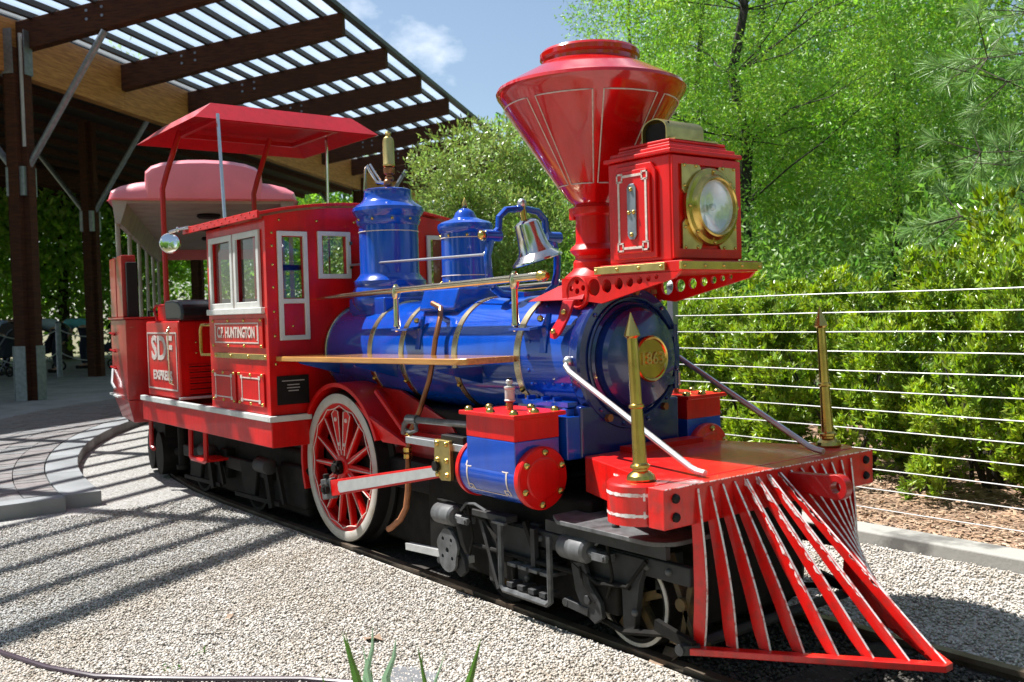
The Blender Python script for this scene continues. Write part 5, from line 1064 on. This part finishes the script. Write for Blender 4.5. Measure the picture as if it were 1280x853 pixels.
# ================================================================= PEOPLE AND THINGS ON THE PLATFORM
def skinmesh(name, pts, edges, rads, m, parent, sub=1):
    me = bpy.data.meshes.new(name); me.from_pydata(pts, edges, []); me.materials.append(m); o = bpy.data.objects.new(name, me); C.objects.link(o)
    md = o.modifiers.new('skin', 'SKIN'); md.use_smooth_shade = True
    for i, r in enumerate(rads): me.skin_vertices[0].data[i].radius = (r, r) if not isinstance(r, tuple) else r
    me.skin_vertices[0].data[0].use_root = True
    sb = o.modifiers.new('sub', 'SUBSURF'); sb.levels = sub; sb.render_levels = sub
    if parent: o.parent = parent; WL[o.name] = Vector((0,0,0))
    return o
def person(label, loc, rot, shirt, bend=1.0, hair=HAIR):
    r = thing('person', label, 'person', loc, rotz=rot, group=None)
    hp = (-.12,0,.92); ch_ = (.18,0,1.18); nk = (.40,0,1.12); hd = (.56,0,1.02)
    pts = [hp,(.03,0,1.08),ch_,nk,hd,(.62,0,.96)]; ed = [(0,1),(1,2),(2,3),(3,4),(4,5)]; rd = [.15,.14,.155,.06,.095,.07]
    for sy in (-1,1):
        b0 = len(pts); pts += [(.30,sy*.17,1.12),(.40,sy*.24,.88),(.55,sy*.18,.66),(.60,sy*.17,.58)]; ed += [(2,b0),(b0,b0+1),(b0+1,b0+2),(b0+2,b0+3)]; rd += [.065,.045,.033,.038]
        b0 = len(pts); pts += [(-.12,sy*.10,.86),(-.02,sy*.13,.48),(-.08,sy*.14,.09),(.08,sy*.15,.045)]; ed += [(0,b0),(b0,b0+1),(b0+1,b0+2),(b0+2,b0+3)]; rd += [.095,.065,.045,.04]
    skinmesh('body', pts, ed, rd, SKIN, r)
    skinmesh('shirt', [(-.14,0,.95),(.03,0,1.09),ch_,(.36,0,1.13),(.30,.17,1.12),(.37,.23,.96),(.30,-.17,1.12),(.37,-.23,.96)], [(0,1),(1,2),(2,3),(2,4),(4,5),(2,6),(6,7)], [.175,.165,.18,.09,.09,.075,.09,.075], shirt, r)
    skinmesh('trousers', [(-.12,0,.92),(-.12,.10,.86),(-.02,.13,.48),(-.08,.14,.10),(-.12,-.10,.86),(-.02,-.13,.48),(-.08,-.14,.10)], [(0,1),(1,2),(2,3),(0,4),(4,5),(5,6)], [.165,.125,.09,.075,.125,.09,.075], JEANS, r)
    B().ball((.57,0,1.045),.105,sq=(1.05,1,.85)).build('hair', hair, r)
    for sy in (-1,1): B().box(-.15,.14,sy*.145-.05,sy*.145+.05,0,.07).build('shoe', BLACK, r, bevel=.02)
    return r
FL = math.atan2(-.789,-.613)
person('person in a teal shirt bending right over beside the far post', (-20.6,3.45,PZ), FL, TEAL)
person('person in a grey blue shirt stooping, half hidden by the near timber post', (-19.2,2.47,PZ), FL+.5, GREYS)
person('person in a pale blue shirt stooping at the left edge behind a pushchair', (-19.6,1.50,PZ), FL+PI-.4, PALEB)
def stroller(label, loc, rot):
    r = thing('pushchair', label, 'pushchair', loc, rotz=rot, group='pushchairs on the platform')
    B().prism([(-.22,-.22,.42),(.18,-.22,.38),(.24,-.22,.55),(-.12,-.22,.60),(-.30,-.22,.95),(-.38,-.22,.90)],(0,.44,0)).build('seat', JEANS, r, bevel=.03)
    loft(B(), [[(-.35+.30*math.cos(rad(a)),y,.86+.30*math.sin(rad(a))) for a in (20,60,100,140,180)]+[(-.35,y,.86)] for y in (-.22,.22)]).build('hood', BLACK, r)
    for sy in (-1,1):
        B().tube([(.35,sy*.24,.12),(-.40,sy*.24,.95),(-.50,sy*.24,1.0)],.014,6).tube([(-.40,sy*.24,.12),(.10,sy*.24,.50)],.014,6).build('frame', GALV, r)
        for x in (.35,-.40): w_ = B().torus((x,sy*.27,.12),(0,1,0),.095,.022,n=20,m=6).cyl((x,sy*.26,.12),(x,sy*.28,.12),.03,n=8).build('wheel', BLACK, r)
    B().cyl((-.50,-.24,1.0),(-.50,.24,1.0),.018,n=8).build('handle', BLACK, r)
stroller('dark pushchair on the platform just behind the near timber post', (-19.6,2.25,PZ), FL+.3)
stroller('dark pushchair beside the person at the left edge', (-18.6,1.35,PZ), FL-.3)
stroller('dark pushchair with silver frame beneath the far timber post', (-19.8,3.9,PZ), FL+1.2)
cb = thing('chain_barrier', 'grey posts joined by two sagging chains along the platform', 'barrier', (-17.0, 2.1, PZ), local=False)
bpst = [(-15.6,-.6),(-16.35,.75),(-17.1,2.1),(-17.9,3.5),(-18.8,4.9)]
for x, y in bpst: B().cyl((x,y,PZ),(x,y,PZ+1.08),.055,n=12).ball((x,y,PZ+1.08),.06).build('post', GALV, cb)
for (x0,y0),(x1,y1) in zip(bpst[:-1],bpst[1:]):
    for z, sg_ in ((.98,.18),(.52,.22)): B().tube([(x0+(x1-x0)*t,y0+(y1-y0)*t,PZ+z-sg_*4*t*(1-t)) for t in np.linspace(0,1,10)],.012,6).build('chain', SILV, cb)

# ================================================================= VEGETATION
def crown_mesh(name, clumps, per, L, Wd, m, seed, up=0.5, shell=0.75, fold=.25, sq=.8):
    r = np.random.default_rng(seed); Ps = []; Ds = []
    for (c, cr_) in clumps:
        n = int(per*(cr_**2)); d = unit(r.normal(size=(n,3))); rr = cr_*(r.uniform(shell**3,1,n)**(1/3))*(1+.18*r.normal(size=n)); p = d*rr[:,None]; p[:,2] *= sq
        Ps.append(p+np.array(c)); Ds.append(d)
    P = np.concatenate(Ps); D0 = np.concatenate(Ds); n = len(P)
    D = unit(D0*.6+r.normal(size=(n,3))*.55+np.array([0,0,up])); N = unit(np.cross(D, r.normal(size=(n,3))))
    return leafmesh(name, P, D, N, L*r.uniform(.65,1.25,n), Wd*r.uniform(.7,1.25,n), m, fold)
def addmesh(name, me, parent=None, loc=(0,0,0)):
    o = bpy.data.objects.new(name, me); C.objects.link(o); o.location = loc
    if parent: o.parent = parent
    return o
def limb(q, a, b, r0, r1, rr, wob=.12, n=6):
    a, b = Vector(a), Vector(b); P_ = []
    for i in range(n+1):
        t = i/n; w = math.sin(PI*t)*wob*(b-a).length; P_.append(a.lerp(b,t)+Vector((rr.uniform(-1,1),rr.uniform(-1,1),rr.uniform(-.5,.8)))*w*.5)
    q.tube(P_, [r0+(r1-r0)*i/n for i in range(n+1)], 6)
    return P_
def tree(label, cat_name, loc, h, crown_c, crown_r, nclump, clr, per, L, Wd, m, seed, trunk_r=.11, bark=BARK, group=None, up=.3, hollow=.35, name='leafy_tree', bottom=.0, sq=.8):
    rr = random.Random(seed); t = thing(name, label, cat_name, loc, group)
    cl = []
    for i in range(nclump):
        for _ in range(50):
            d = Vector((rr.gauss(0,1),rr.gauss(0,1),rr.gauss(0,1))).normalized(); f = rr.uniform(hollow,1)**.6
            f *= 1+.16*math.sin(d.x*5+seed)+.12*math.sin(d.z*7+d.y*4)
            p = Vector((crown_c[0]+d.x*f*crown_r[0], crown_c[1]+d.y*f*crown_r[1], crown_c[2]+d.z*f*crown_r[2]))
            if p.z > bottom: break
        cl.append((tuple(p), clr*rr.uniform(.55,1.3)))
    addmesh('crown', crown_mesh('crown', cl, per, L, Wd, m, seed, up, sq=sq), t)
    q = B(); top = Vector((crown_c[0], crown_c[1], h)); tp = limb(q, (0,0,-.1), top, trunk_r, trunk_r*.15, rr, .03, 10)
    q.build('trunk', bark, t); q = B()
    for c, r_ in cl[:int(nclump*.22)]:
        c = Vector(c); k = min(range(2,len(tp)), key=lambda j: abs(tp[j].z-(c.z-.35*(c-tp[j]).length)) ); limb(q, tp[k], c, trunk_r*.16*(1-k/14), .004, rr, .10, 5)
    q.build('branches', bark, t)
    return t
# the big airy tree behind the headlight
tree('tall bright green feathery tree whose slim dark trunk stands right of the headlight', 'tree', (-3.45,6.9,0), 8.2, (-.1,.2,5.0), (2.55,2.2,3.4), 190, .37, 3600, .062, .019, LEAF_B, 3, .11, BARKD, up=-.15, bottom=1.9, sq=.7)
tree('bright green tree filling the gap just right of the smokestack', 'tree', (-5.5,8.6,0), 7.5, (0,0,4.4), (1.75,1.6,3.0), 130, .38, 2600, .065, .020, LEAF_B, 5, .10, BARKD, up=.0, bottom=1.6, sq=.7)
tree('bushy bright green tree low behind the cowcatcher flag post', 'tree', (-2.9,9.4,0), 4.6, (0,0,2.9), (2.2,1.8,1.9), 120, .40, 2200, .066, .021, LEAF_B, 8, .10, BARKD, up=.0, bottom=1.0, sq=.7)
tree('tall mid green broadleaf tree rising behind the feathery tree', 'tree', (-7.4,12.6,0), 9.5, (0,0,6.0), (3.0,2.4,4.0), 150, .50, 900, .12, .045, LEAF_M, 13, .14, BARKD, bottom=1.5)
tree('softer mid green tree below the sky gap at the upper right', 'tree', (-1.9,11.6,0), 4.9, (0,0,3.0), (2.4,2.2,1.9), 110, .46, 1000, .11, .04, LEAF_M, 21, .12, BARKD, bottom=.8)
tree('dark round olive green tree standing behind the domes and the bell', 'tree', (-6.3,5.15,0), 2.8, (0,0,2.15), (1.12,1.12,1.32), 120, .30, 3600, .075, .026, LEAF_O, 33, .09, BARK, hollow=.55, name='round_tree', bottom=.4, up=.4)
tree('lower dark green bush between the round tree and the bright tree', 'bush', (-5.1,5.9,0), 1.5, (0,0,1.0), (1.4,1.0,1.0), 50, .33, 2200, .08, .028, LEAF_M, 35, .05, BARKD, hollow=.4, name='round_bush', bottom=.1)
tree('dense green bush left of the round tree behind the cab window', 'bush', (-8.2,4.7,0), 2.2, (0,0,1.4), (1.2,1.0,1.3), 50, .38, 1800, .08, .028, LEAF_O, 36, .05, BARKD, hollow=.4, name='round_bush', bottom=.1)
# backdrop trees: each its own, sharing two leaf meshes
def backdrop(pos, src, s_, lab, rz):
    c = copy_tree(src); c.location = (pos[0], pos[1], -.08); c.rotation_euler = (0,0,rz); c.scale = (s_,s_,s_*random.uniform(.92,1.12)); tag(c, lab, 'tree', 'woodland trees at the back'); return c
bt1 = tree('broad dark green woodland tree seen below the shelter roof by the left edge', 'tree', (-33.0,2.6,0), 9.5, (0,0,5.4), (4.2,4.2,4.6), 120, 1.05, 150, .26, .13, LEAF_B, 41, .22, BARKD, group='woodland trees at the back', hollow=.3)
bt2 = tree('woodland tree right of the far timber post', 'tree', (-34.0,8.8,0), 10, (0,0,5.2), (3.8,3.8,5.0), 120, .95, 170, .24, .12, LEAF_B, 42, .2, BARKD, group='woodland trees at the back', hollow=.3)
for pos, src, s_, lab in (((-31.5,5.6),bt1,1.0,'dark woodland tree straight behind the person in teal'), ((-38,14.5),bt2,1.05,'pale woodland tree seen under the coach roof'), ((-40,21),bt1,1.1,'woodland tree behind the cab of the engine'),
        ((-34,27),bt2,1.0,'woodland tree hidden mostly by the shelter'), ((-20,23),bt1,.95,'dark woodland tree between shelter and round tree'), ((-13.5,20),bt2,.95,'woodland tree behind the funnel stack'), ((-13,26),bt1,1.25,'tall dark woodland tree above the bright ones'),
        ((-6,24),bt2,.58,'woodland tree far behind the headlight'), ((1.5,22),bt1,.5,'low dark woodland tree at the right edge'), ((6,18),bt2,.9,'woodland tree beyond the pine'), ((-34,-4),bt2,1.0,'woodland tree off to the left'), ((-1.5,19),bt1,.5,'low woodland tree under the sky gap'),
        ((16,6),bt1,.8,'unseen tree behind the camera on the right, added to block sky light'), ((17,-9),bt2,.8,'unseen tree straight behind the camera, added to block sky light'), ((9,-17),bt1,.9,'unseen tree well behind the camera to the left, added to block sky light'), ((1,-19),bt2,.85,'unseen tree far out to the left of the engine, added to darken reflections'), ((-8,-20),bt1,.9,'unseen tree to the left beyond the gravel, added to darken reflections'), ((15,-1),bt2,.75,'unseen tree behind the camera beside the track, added to block sky light'), ((13,-14),bt1,.85,'unseen leafy tree behind the camera, added to block sky light')):  # this row: unseen trees added to block sky light and darken reflections
    backdrop(pos, src, s_, lab, random.uniform(0,6))

# hedge: shoots of narrow leaves
def shoots(name, n, size, seed, m, L, Wd, k=11, box=(.8,.55,1.25), spread=.75, ncl=80, crad=.15):
    """clumps of shoots, every shoot a whorl of narrow leaves, with dark gaps between the clumps"""
    r = np.random.default_rng(seed); d = unit(r.normal(size=(ncl,3))); d[:,2] = np.abs(d[:,2])*r.choice([1,1,-.9,-.7],ncl)
    f = (1+.15*np.sin(d[:,0]*7+seed)+.10*np.sin(d[:,2]*9+d[:,1]*5+seed*2)+.05*r.normal(size=ncl))*r.uniform(.80,1.0,ncl)
    cc = np.sign(d)*np.abs(d)**.8*f[:,None]*np.array(box); cc[:,2] = cc[:,2]*.50+box[2]*.47
    per = n//ncl; C0 = np.repeat(cc,per,0); cr = np.repeat(crad*r.uniform(.6,1.25,ncl)*size**.5,per)
    out0 = unit(C0-np.array([0,0,box[2]*.30])); e = unit(r.normal(size=C0.shape)*.85+out0*.75+np.array([0,0,.55])); p = C0+e*cr[:,None]*(r.uniform(.5,1,len(C0))**.5)[:,None]
    keep = p[:,2] > .03; p = p[keep]; e = e[keep]; out = out0[keep]; n = len(p)
    axis = unit(e*.6+out*.3+np.array([0,0,.55])+r.normal(size=(n,3))*.18)
    A = np.repeat(axis,k,0); Pp = np.repeat(p,k,0); rnd = unit(r.normal(size=(n*k,3))); side = unit(np.cross(A,rnd)); tilt = r.uniform(.2,1.0,n*k)*spread
    D = unit(A*(1-tilt[:,None]*.55)+side*tilt[:,None]); Pp = Pp-A*(r.uniform(0,.06,n*k)[:,None])*size; N = unit(np.cross(D,A)+1e-4)
    return leafmesh(name, Pp, D, N, L*r.uniform(.7,1.2,n*k), Wd*r.uniform(.8,1.2,n*k), m, .3)
hm = [shoots('foliage', 2600, 1, 50+i, LEAF_H, .043, .0150, 13, spread=.95, ncl=120, crad=.132) for i in range(3)]
lm = [shoots('foliage', 1000, 1.3, 70+i, LEAF_L, .066, .022, 10, spread=.9, ncl=70, crad=.17) for i in range(2)]
stems = B(); rr_ = random.Random(5)
for i in range(9): limb(stems, (rr_.uniform(-.12,.12),rr_.uniform(-.1,.1),-.05), (rr_.uniform(-.5,.5),rr_.uniform(-.3,.3),rr_.uniform(.5,.95)), .014, .004, rr_, .1, 4)
stm = stems.mesh('stems', BARKD, Vector((0,0,0)))
hpos = [(-6.6,4.3,1.05),(-5.4,3.9,1.05),(-4.2,3.55,1.0),(-3.1,3.1,1.0),(-2.05,2.85,1.0),(-1.05,2.72,.99),(-.15,2.70,1.0),(.72,2.72,1.03),(1.55,2.78,1.07),(2.4,2.85,1.12),(3.3,2.9,1.15),(4.3,2.95,1.15)]
where = ['behind the far end of the fence','second from the far end of the fence','behind the cab roof line','left of the bell behind the engine','hidden behind the smokestack','behind the smokebox, left of the fence post','directly behind the grey fence post','above the far cylinder behind the cables','behind the tall brass flag post','right of the tall brass flag post','at the right edge behind the cables','beyond the right edge']
for i, (x, y, s_) in enumerate(hpos):
    t = thing('hedge_shrub', 'yellow green shrub in the clipped hedge, '+where[i], 'shrub', (x,y,.03), 'hedge shrubs behind the cable fence', rotz=rr_.uniform(-.3,.3)+(PI if i % 2 else 0))
    addmesh('foliage', hm[i % 3], t); addmesh('stems', stm, t); t.scale = (s_*1.0,s_*1.0,s_*rr_.uniform(.93,1.06)*(1 if i < 8 else 1.12))
for i, (x, y, s_, lab) in enumerate(((2.75,3.75,1.30,'tall glossy laurel bush at the right edge above the fence'),(1.65,4.1,1.22,'glossy laurel bush left of the tall one, above the hedge'),(3.8,3.6,1.35,'glossy laurel bush just beyond the right edge'),(.55,4.5,1.12,'glossy laurel bush with reddish stems behind the brass flag post'),(-.9,4.3,1.02,'laurel bush behind the hedge below the big tree'),(-2.3,4.6,1.0,'laurel bush behind the hedge near the smokebox'))):
    t = thing('laurel_bush', lab, 'bush', (x,y,.03), 'laurel bushes behind the hedge', rotz=i*1.3); addmesh('foliage', lm[i % 2], t); addmesh('stems', stm, t); t.scale = (s_,s_*1.1,s_)
    t.scale.z = s_*(1.16 if i < 3 else .92)
# understory dark shrubs
ud = tree('shaded mid green understory shrub behind the laurel under the big tree', 'shrub', (-1.2,6.2,0), 1.6, (0,0,1.1), (1.3,1.0,1.15), 50, .36, 1500, .085, .03, LEAF_M, 61, .04, BARKD, hollow=.3, name='understory_shrub', bottom=.1, group='understory shrubs')
for i, (x, y, s_, lab) in enumerate(((.9,6.6,1.15,'understory shrub right of the trunk, beneath the pine boughs'),(2.9,6.2,1.2,'understory shrub at the right edge beneath the pine'),(-3.2,5.6,.95,'understory shrub just behind the headlight bracket'),(-.2,8.2,1.45,'taller understory shrub in the shade of the wood'),(2.2,8.6,1.5,'tall understory shrub behind the pine boughs'),(-4.6,7.4,1.2,'understory shrub left of the slim trunk'))):
    c = copy_tree(ud); c.location = (x,y,0); c.rotation_euler = (0,0,i*1.7); c.scale = (s_,)*3; tag(c, lab, 'shrub', 'understory shrubs')
# pine with long needles on the right
pn = thing('pine_tree', 'long needled pine reaching its boughs in from the right above the hedge', 'pine tree', (3.1, 5.6, 0))
rp_ = random.Random(9); q = B(); tp = limb(q, (0,0,-.1), (.1,.1,7.5), .17, .04, rp_, .01, 12); q.build('trunk', BARK, pn)
qb = B(); tuft = []
for i in range(52):
    z = rp_.uniform(1.7,5.2); a = rp_.uniform(rad(150),rad(262)); Lb = rp_.uniform(1.3,3.1)*(1 if z < 4.2 else .8)
    st0 = Vector((0.02,0.02,z)); en = st0+Vector((math.cos(a)*Lb, math.sin(a)*Lb*.6, rp_.uniform(-.35,.25)))
    P_ = limb(qb, st0, en, .020, .004, rp_, .07, 6)
    for k in range(2,7):
        for j in range(4 if k < 6 else 5):
            b_ = P_[k]; tw = b_+Vector((rp_.uniform(-.34,.34)-.10,rp_.uniform(-.34,.34),rp_.uniform(-.22,.25))); qb.tube([b_,tw],[.005,.003],5); tuft.append((b_,tw))
qb.build('branches', BARK, pn)
r = np.random.default_rng(4); nk = 85; Pn = []; Dn = []
for b_, tw in tuft:
    ax = np.array((tw-b_).normalized()); d = unit(ax*1.0+r.normal(size=(nk,3))*.55+np.array([0,0,-.08])); Dn.append(d); Pn.append(np.array(tw)-ax*r.uniform(0,.10,nk)[:,None])
Pn = np.concatenate(Pn); Dn = np.concatenate(Dn); addmesh('needles', leafmesh('needles', Pn, Dn, unit(np.cross(Dn, r.normal(size=Pn.shape))), r.uniform(.12,.21,len(Pn)), np.full(len(Pn),.0055), NEEDLE, .1), pn)
# dark twigs at the top, left of the bright tree
tree('dark sparse tree top showing above and left of the smokestack', 'tree', (-11.3,12.9,0), 9.4, (0,0,8.6), (1.5,1.5,1.1), 26, .42, 260, .12, .03, LEAF_M, 77, .12, BARKD, name='sparse_tree', bottom=5)

# ================================================================= LOOSE THINGS ON THE GROUND
def pebbles(n, region, rmin, rmax, seed, name, z0, kind='stuff', excl=None):
    r = np.random.default_rng(seed); pts = region(r, n); n = len(pts)
    ico = np.array([(1,0,0),(-1,0,0),(0,1,0),(0,-1,0),(0,0,1),(0,0,-1)],float)
    fc = np.array([(0,2,4),(2,1,4),(1,3,4),(3,0,4),(2,0,5),(1,2,5),(3,1,5),(0,3,5)])
    sc = r.uniform(rmin,rmax,n)[:,None]*np.stack([r.uniform(.8,1.4,n),r.uniform(.7,1.1,n),r.uniform(.5,.85,n)],1)
    V = ico[None]*sc[:,None,:]*(1+.16*r.normal(size=(n,6,1))); a = r.uniform(0,2*PI,n); ca, sa = np.cos(a)[:,None], np.sin(a)[:,None]
    X = V[...,0]*ca-V[...,1]*sa; Y = V[...,0]*sa+V[...,1]*ca; V = np.stack([X,Y,V[...,2]],2)
    V += np.concatenate([pts, (z0+r.uniform(-.002,.005,n))[:,None]],1)[:,None,:]
    idx = (fc[None]+(np.arange(n)*6)[:,None,None]).reshape(-1)
    me = bpy.data.meshes.new(name); me.vertices.add(n*6); me.vertices.foreach_set('co', V.astype(np.float32).reshape(-1)); me.loops.add(len(idx)); me.loops.foreach_set('vertex_index', idx.astype(np.int32))
    nf = len(idx)//3; me.polygons.add(nf); me.polygons.foreach_set('loop_start', (np.arange(nf)*3).astype(np.int32)); me.polygons.foreach_set('loop_total', np.full(nf,3,np.int32)); me.polygons.foreach_set('use_smooth', np.ones(nf,bool))
    me.materials.append(GSTONE); me.update(calc_edges=True); return addmesh(name, me)
def islmat(name, cols):
    m = bpy.data.materials.new(name); m.use_nodes = True; nt = m.node_tree; n = nt.nodes; L = nt.links; b = n['Principled BSDF']; b.inputs['Roughness'].default_value = .8
    g_ = n.new('ShaderNodeNewGeometry'); r_ = n.new('ShaderNodeValToRGB')
    while len(r_.color_ramp.elements) < len(cols): r_.color_ramp.elements.new(.5)
    for i, c in enumerate(cols): r_.color_ramp.elements[i].position = i/(len(cols)-1); r_.color_ramp.elements[i].color = tuple(c)+(1,)
    L.new(g_.outputs['Random Per Island'], r_.inputs[0]); tq = n.new('ShaderNodeTexCoord'); nq = n.new('ShaderNodeTexNoise'); nq.inputs['Scale'].default_value = 1.7; nq.inputs['Detail'].default_value = 7; nq.inputs['Roughness'].default_value = .65; L.new(tq.outputs['Object'], nq.inputs['Vector'])
    rq = n.new('ShaderNodeValToRGB'); rq.color_ramp.elements[0].position = .33; rq.color_ramp.elements[1].position = .56; rq.color_ramp.elements[0].color = (.84,.80,.74,1); rq.color_ramp.elements[1].color = (1,1,1,1); L.new(nq.outputs['Fac'], rq.inputs[0])
    mq = n.new('ShaderNodeMixRGB'); mq.blend_type = 'MULTIPLY'; mq.inputs[0].default_value = 1; L.new(r_.outputs[0], mq.inputs[1]); L.new(rq.outputs[0], mq.inputs[2]); L.new(mq.outputs[0], b.inputs['Base Color']); return m
GSTONE = islmat('gravel_stones', [(.29,.235,.18),(.46,.43,.39),(.56,.53,.49),(.41,.36,.30),(.50,.47,.43),(.66,.63,.59),(.20,.18,.16),(.48,.42,.35)])
def reg_near(r, n):
    # denser towards the camera
    d = r.uniform(7.5**-1, 2.6**-1, n)**-1; p = r.uniform(-60, 1340, n); x = 4.233+d*(.613*(p-640)/1211-.79); y = -2.71+d*(.789*(p-640)/1211+.612)
    ok = (y < -.43)&(x > -2.1)&~((y < -1.0)&(x > 1.9)&(y < -.92))
    return np.stack([x,y],1)[ok]
def reg_far(r, n):
    x = r.uniform(.9,3.9,n); y = r.uniform(.40,1.49,n); return np.stack([x,y],1)
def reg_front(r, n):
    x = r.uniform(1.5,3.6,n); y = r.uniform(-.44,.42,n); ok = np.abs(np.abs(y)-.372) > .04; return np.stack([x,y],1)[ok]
tag(pebbles(260000, reg_near, .0032, .0078, 1, 'gravel_stones', -.010), 'pale pea gravel lying beside the track', 'gravel', kind='stuff')
tag(pebbles(15000, reg_far, .005, .009, 2, 'gravel_stones', -.010), 'pale pea gravel between track and far kerb', 'gravel', kind='stuff')
GSTONE = islmat('shade_dark_stones', [(.02,.018,.016),(.05,.045,.04),(.09,.08,.07),(.035,.03,.027)])  # stones coloured dark to carry the shade under the engine
tag(pebbles(9000, reg_front, .005, .011, 3, 'shade_dark_stones', -.034), 'oil blackened ballast between the rails under the cowcatcher', 'ballast', kind='stuff')
# hose
hs_ = B().tube([(-.9,-2.34,0.0),(-.2,-2.19,0.0),(.38,-2.08,0.0),(.665,-1.985,0.0),(.87,-1.88,0.0),(1.0,-1.76,0.0),(1.13,-1.625,0.0),(1.36,-1.37,0.0),(1.56,-1.22,0.0),(1.86,-1.10,0.0),(2.2,-1.02,0.0)],.0105,10).build('garden_hose', PIPE); tag(hs_, 'glossy purple brown hose lying along the gravel edge', 'hose')
# stone, dry leaves, twigs
q = B(); rs = random.Random(2); q.prism([(1.57+.13*math.cos(rad(a))*rs.uniform(.85,1.1), -1.10+.09*math.sin(rad(a))*rs.uniform(.85,1.1), -.03) for a in range(0,360,40)],(0,0,.026)); tag(q.build('flat_stone', STONE, bevel=.008), 'flat grey stone behind the grass blades', 'stone')
def dryleaf(loc, s_, rz, lab):
    q = B(); V = []; 
    for i, (x, y) in enumerate(((-1,0),(-.5,.45),(-.1,.25),(.3,.5),(1,.1),(.6,-.3),(0,-.5),(-.4,-.25))): V.append(Vector((x*s_,y*s_,.012+.35*s_*abs(y)+.2*s_*math.sin(x*3))))
    q.add(V+[v-Vector((0,0,.0015)) for v in V], [tuple(range(8)), tuple(range(15,7,-1))]+[(i,(i+1)%8,8+(i+1)%8,8+i) for i in range(8)]); R_ = Matrix.Rotation(rz,3,'Z'); q.v = [R_@v+Vector(loc) for v in q.v]; tag(q.build('dry_leaf', DRYL), lab, 'leaf')
dryleaf((1.16,-1.01,-.015), .052, .3, 'curled brown dry leaf on the gravel above the grass blades')
dryleaf((2.0,-.36,-.02), .085, 1.4, 'large brown dry leaf beside the rail under the cowcatcher end')
dryleaf((.55,-1.30,-.015), .03, 2.2, 'small dark curled leaf on the gravel left of the middle')
tag(B().tube([(.64,-1.48,-.008),(.70,-1.43,-.001),(.79,-1.41,-.007)],.003,5).tube([(.70,-1.43,-.001),(.72,-1.38,-.006)],.002,5).build('twig', BARKD), 'small dark forked twig on the gravel', 'twig')
# grass blades in the foreground
gp = thing('grass_clump', 'clump of narrow upright green blades poking up at the bottom of the photo', 'grass plant', (2.05,-1.42,-.05))
rg = random.Random(12)
def blade(px, tipy, basex, m, w, d=2.55):
    """px, tipy, basex in metres in the camera-facing plane of the clump: sideways, height, base sideways"""
    sd = Vector((.613,.789,0)); q = B(); base = Vector((0,0,0))+sd*basex+Vector((rg.uniform(-.05,.05),rg.uniform(-.05,.05),0)); tip_ = sd*px+Vector((rg.uniform(-.03,.03),0,tipy)); V = []
    fwv = Vector((-.79,.61,0))
    for k in range(8):
        t = k/7; p = base.lerp(tip_, t)+sd*(.012*math.sin(PI*t)*rg.choice((1,1,-.5))); ww = w*(1-t**2.2)*(.5+.5*min(1,t*4)); c_ = fwv*ww*.35
        V += [p-sd*ww, p+c_, p+sd*ww]
    q.add(V, [(k*3+j,k*3+j+1,k*3+j+4,k*3+j+3) for k in range(7) for j in (0,1)]); q.build('blade', m, gp)


for px_, h_, bx_, m_, w_ in ((-.211,.284,-.13,BLADE,.014),(-.151,.394,-.09,BLADE,.017),(-.130,.387,-.10,BLADE,.009),(-.083,.415,-.08,BLADEP,.013),(-.108,.366,-.12,BLADEP,.008),(-.004,.373,-.10,BLADEP,.017),(.050,.355,.02,BLADE,.009),(.072,.329,.02,BLADE,.008),(.119,.334,.01,BLADEP,.007),(.212,.371,.10,BLADE,.015),(.098,.265,.06,BLADE,.009),(-.17,.25,-.12,BLADEP,.008),(-.19,.22,-.10,BLADE,.009),(.03,.27,.0,BLADEP,.010),(.15,.24,.08,BLADE,.009),(-.06,.29,-.07,BLADE,.010)):
    blade(px_, h_, bx_, m_, w_*1.25)
# two weeds in the gravel
for (x, y), lab in (((.86,-1.52),'tiny green weed seedlings near the hose'),((.95,-1.66),'tiny green weed seedling just behind the hose')):
    r = np.random.default_rng(int(x*100)); n = 26; P = np.stack([r.normal(0,.018,n),r.normal(0,.014,n),r.uniform(0,.012,n)],1); D = unit(r.normal(size=(n,3))*[1,1,.3]+[0,0,.6]); o = addmesh('weed', leafmesh('weed', P, D, unit(np.cross(D, r.normal(size=(n,3)))), r.uniform(.010,.018,n), np.full(n,.009), BLADE), None, (x,y,-.018)); tag(o, lab, 'weed', kind='stuff')

r = np.random.default_rng(8); n = 9000; P = np.stack([r.uniform(-.5,4.2,n), 1.70+r.uniform(0,1,n)**1.3*.95, np.zeros(n)],1); P[:,2] = .028+(P[:,1]-1.69)*.085+r.uniform(-.004,.012,n)
D = unit(r.normal(size=(n,3))*[1,1,.16]); N = unit(np.cross(D, [0,0,1.])+r.normal(size=(n,3))*.2); o = addmesh('leaf_litter', leafmesh('leaf_litter', P, D, N, r.uniform(.02,.06,n), r.uniform(.006,.020,n), islmat('litter', [(.20,.12,.07),(.45,.30,.19),(.34,.22,.14),(.55,.42,.30),(.12,.07,.045)]), .2)); tag(o, 'dry leaves and pine straw covering the strip behind the far kerb', 'leaf litter', kind='stuff')

r = np.random.default_rng(31); n = 420; pts = reg_near(r, 700)[:n]; n = len(pts); P = np.concatenate([pts, r.uniform(-.008,.0,(n,1))],1); D = unit(r.normal(size=(n,3))*[1,1,.2]); N = unit(np.cross(D, [0,0,1.])+r.normal(size=(n,3))*.25)
o = addmesh('fallen_debris', leafmesh('fallen_debris', P, D, N, r.uniform(.006,.026,n), r.uniform(.002,.008,n), islmat('debris', [(.10,.06,.035),(.22,.14,.08),(.05,.035,.025),(.30,.22,.13)]), .3)); tag(o, 'small brown leaf scraps scattered over the near gravel', 'leaf scraps', kind='stuff')
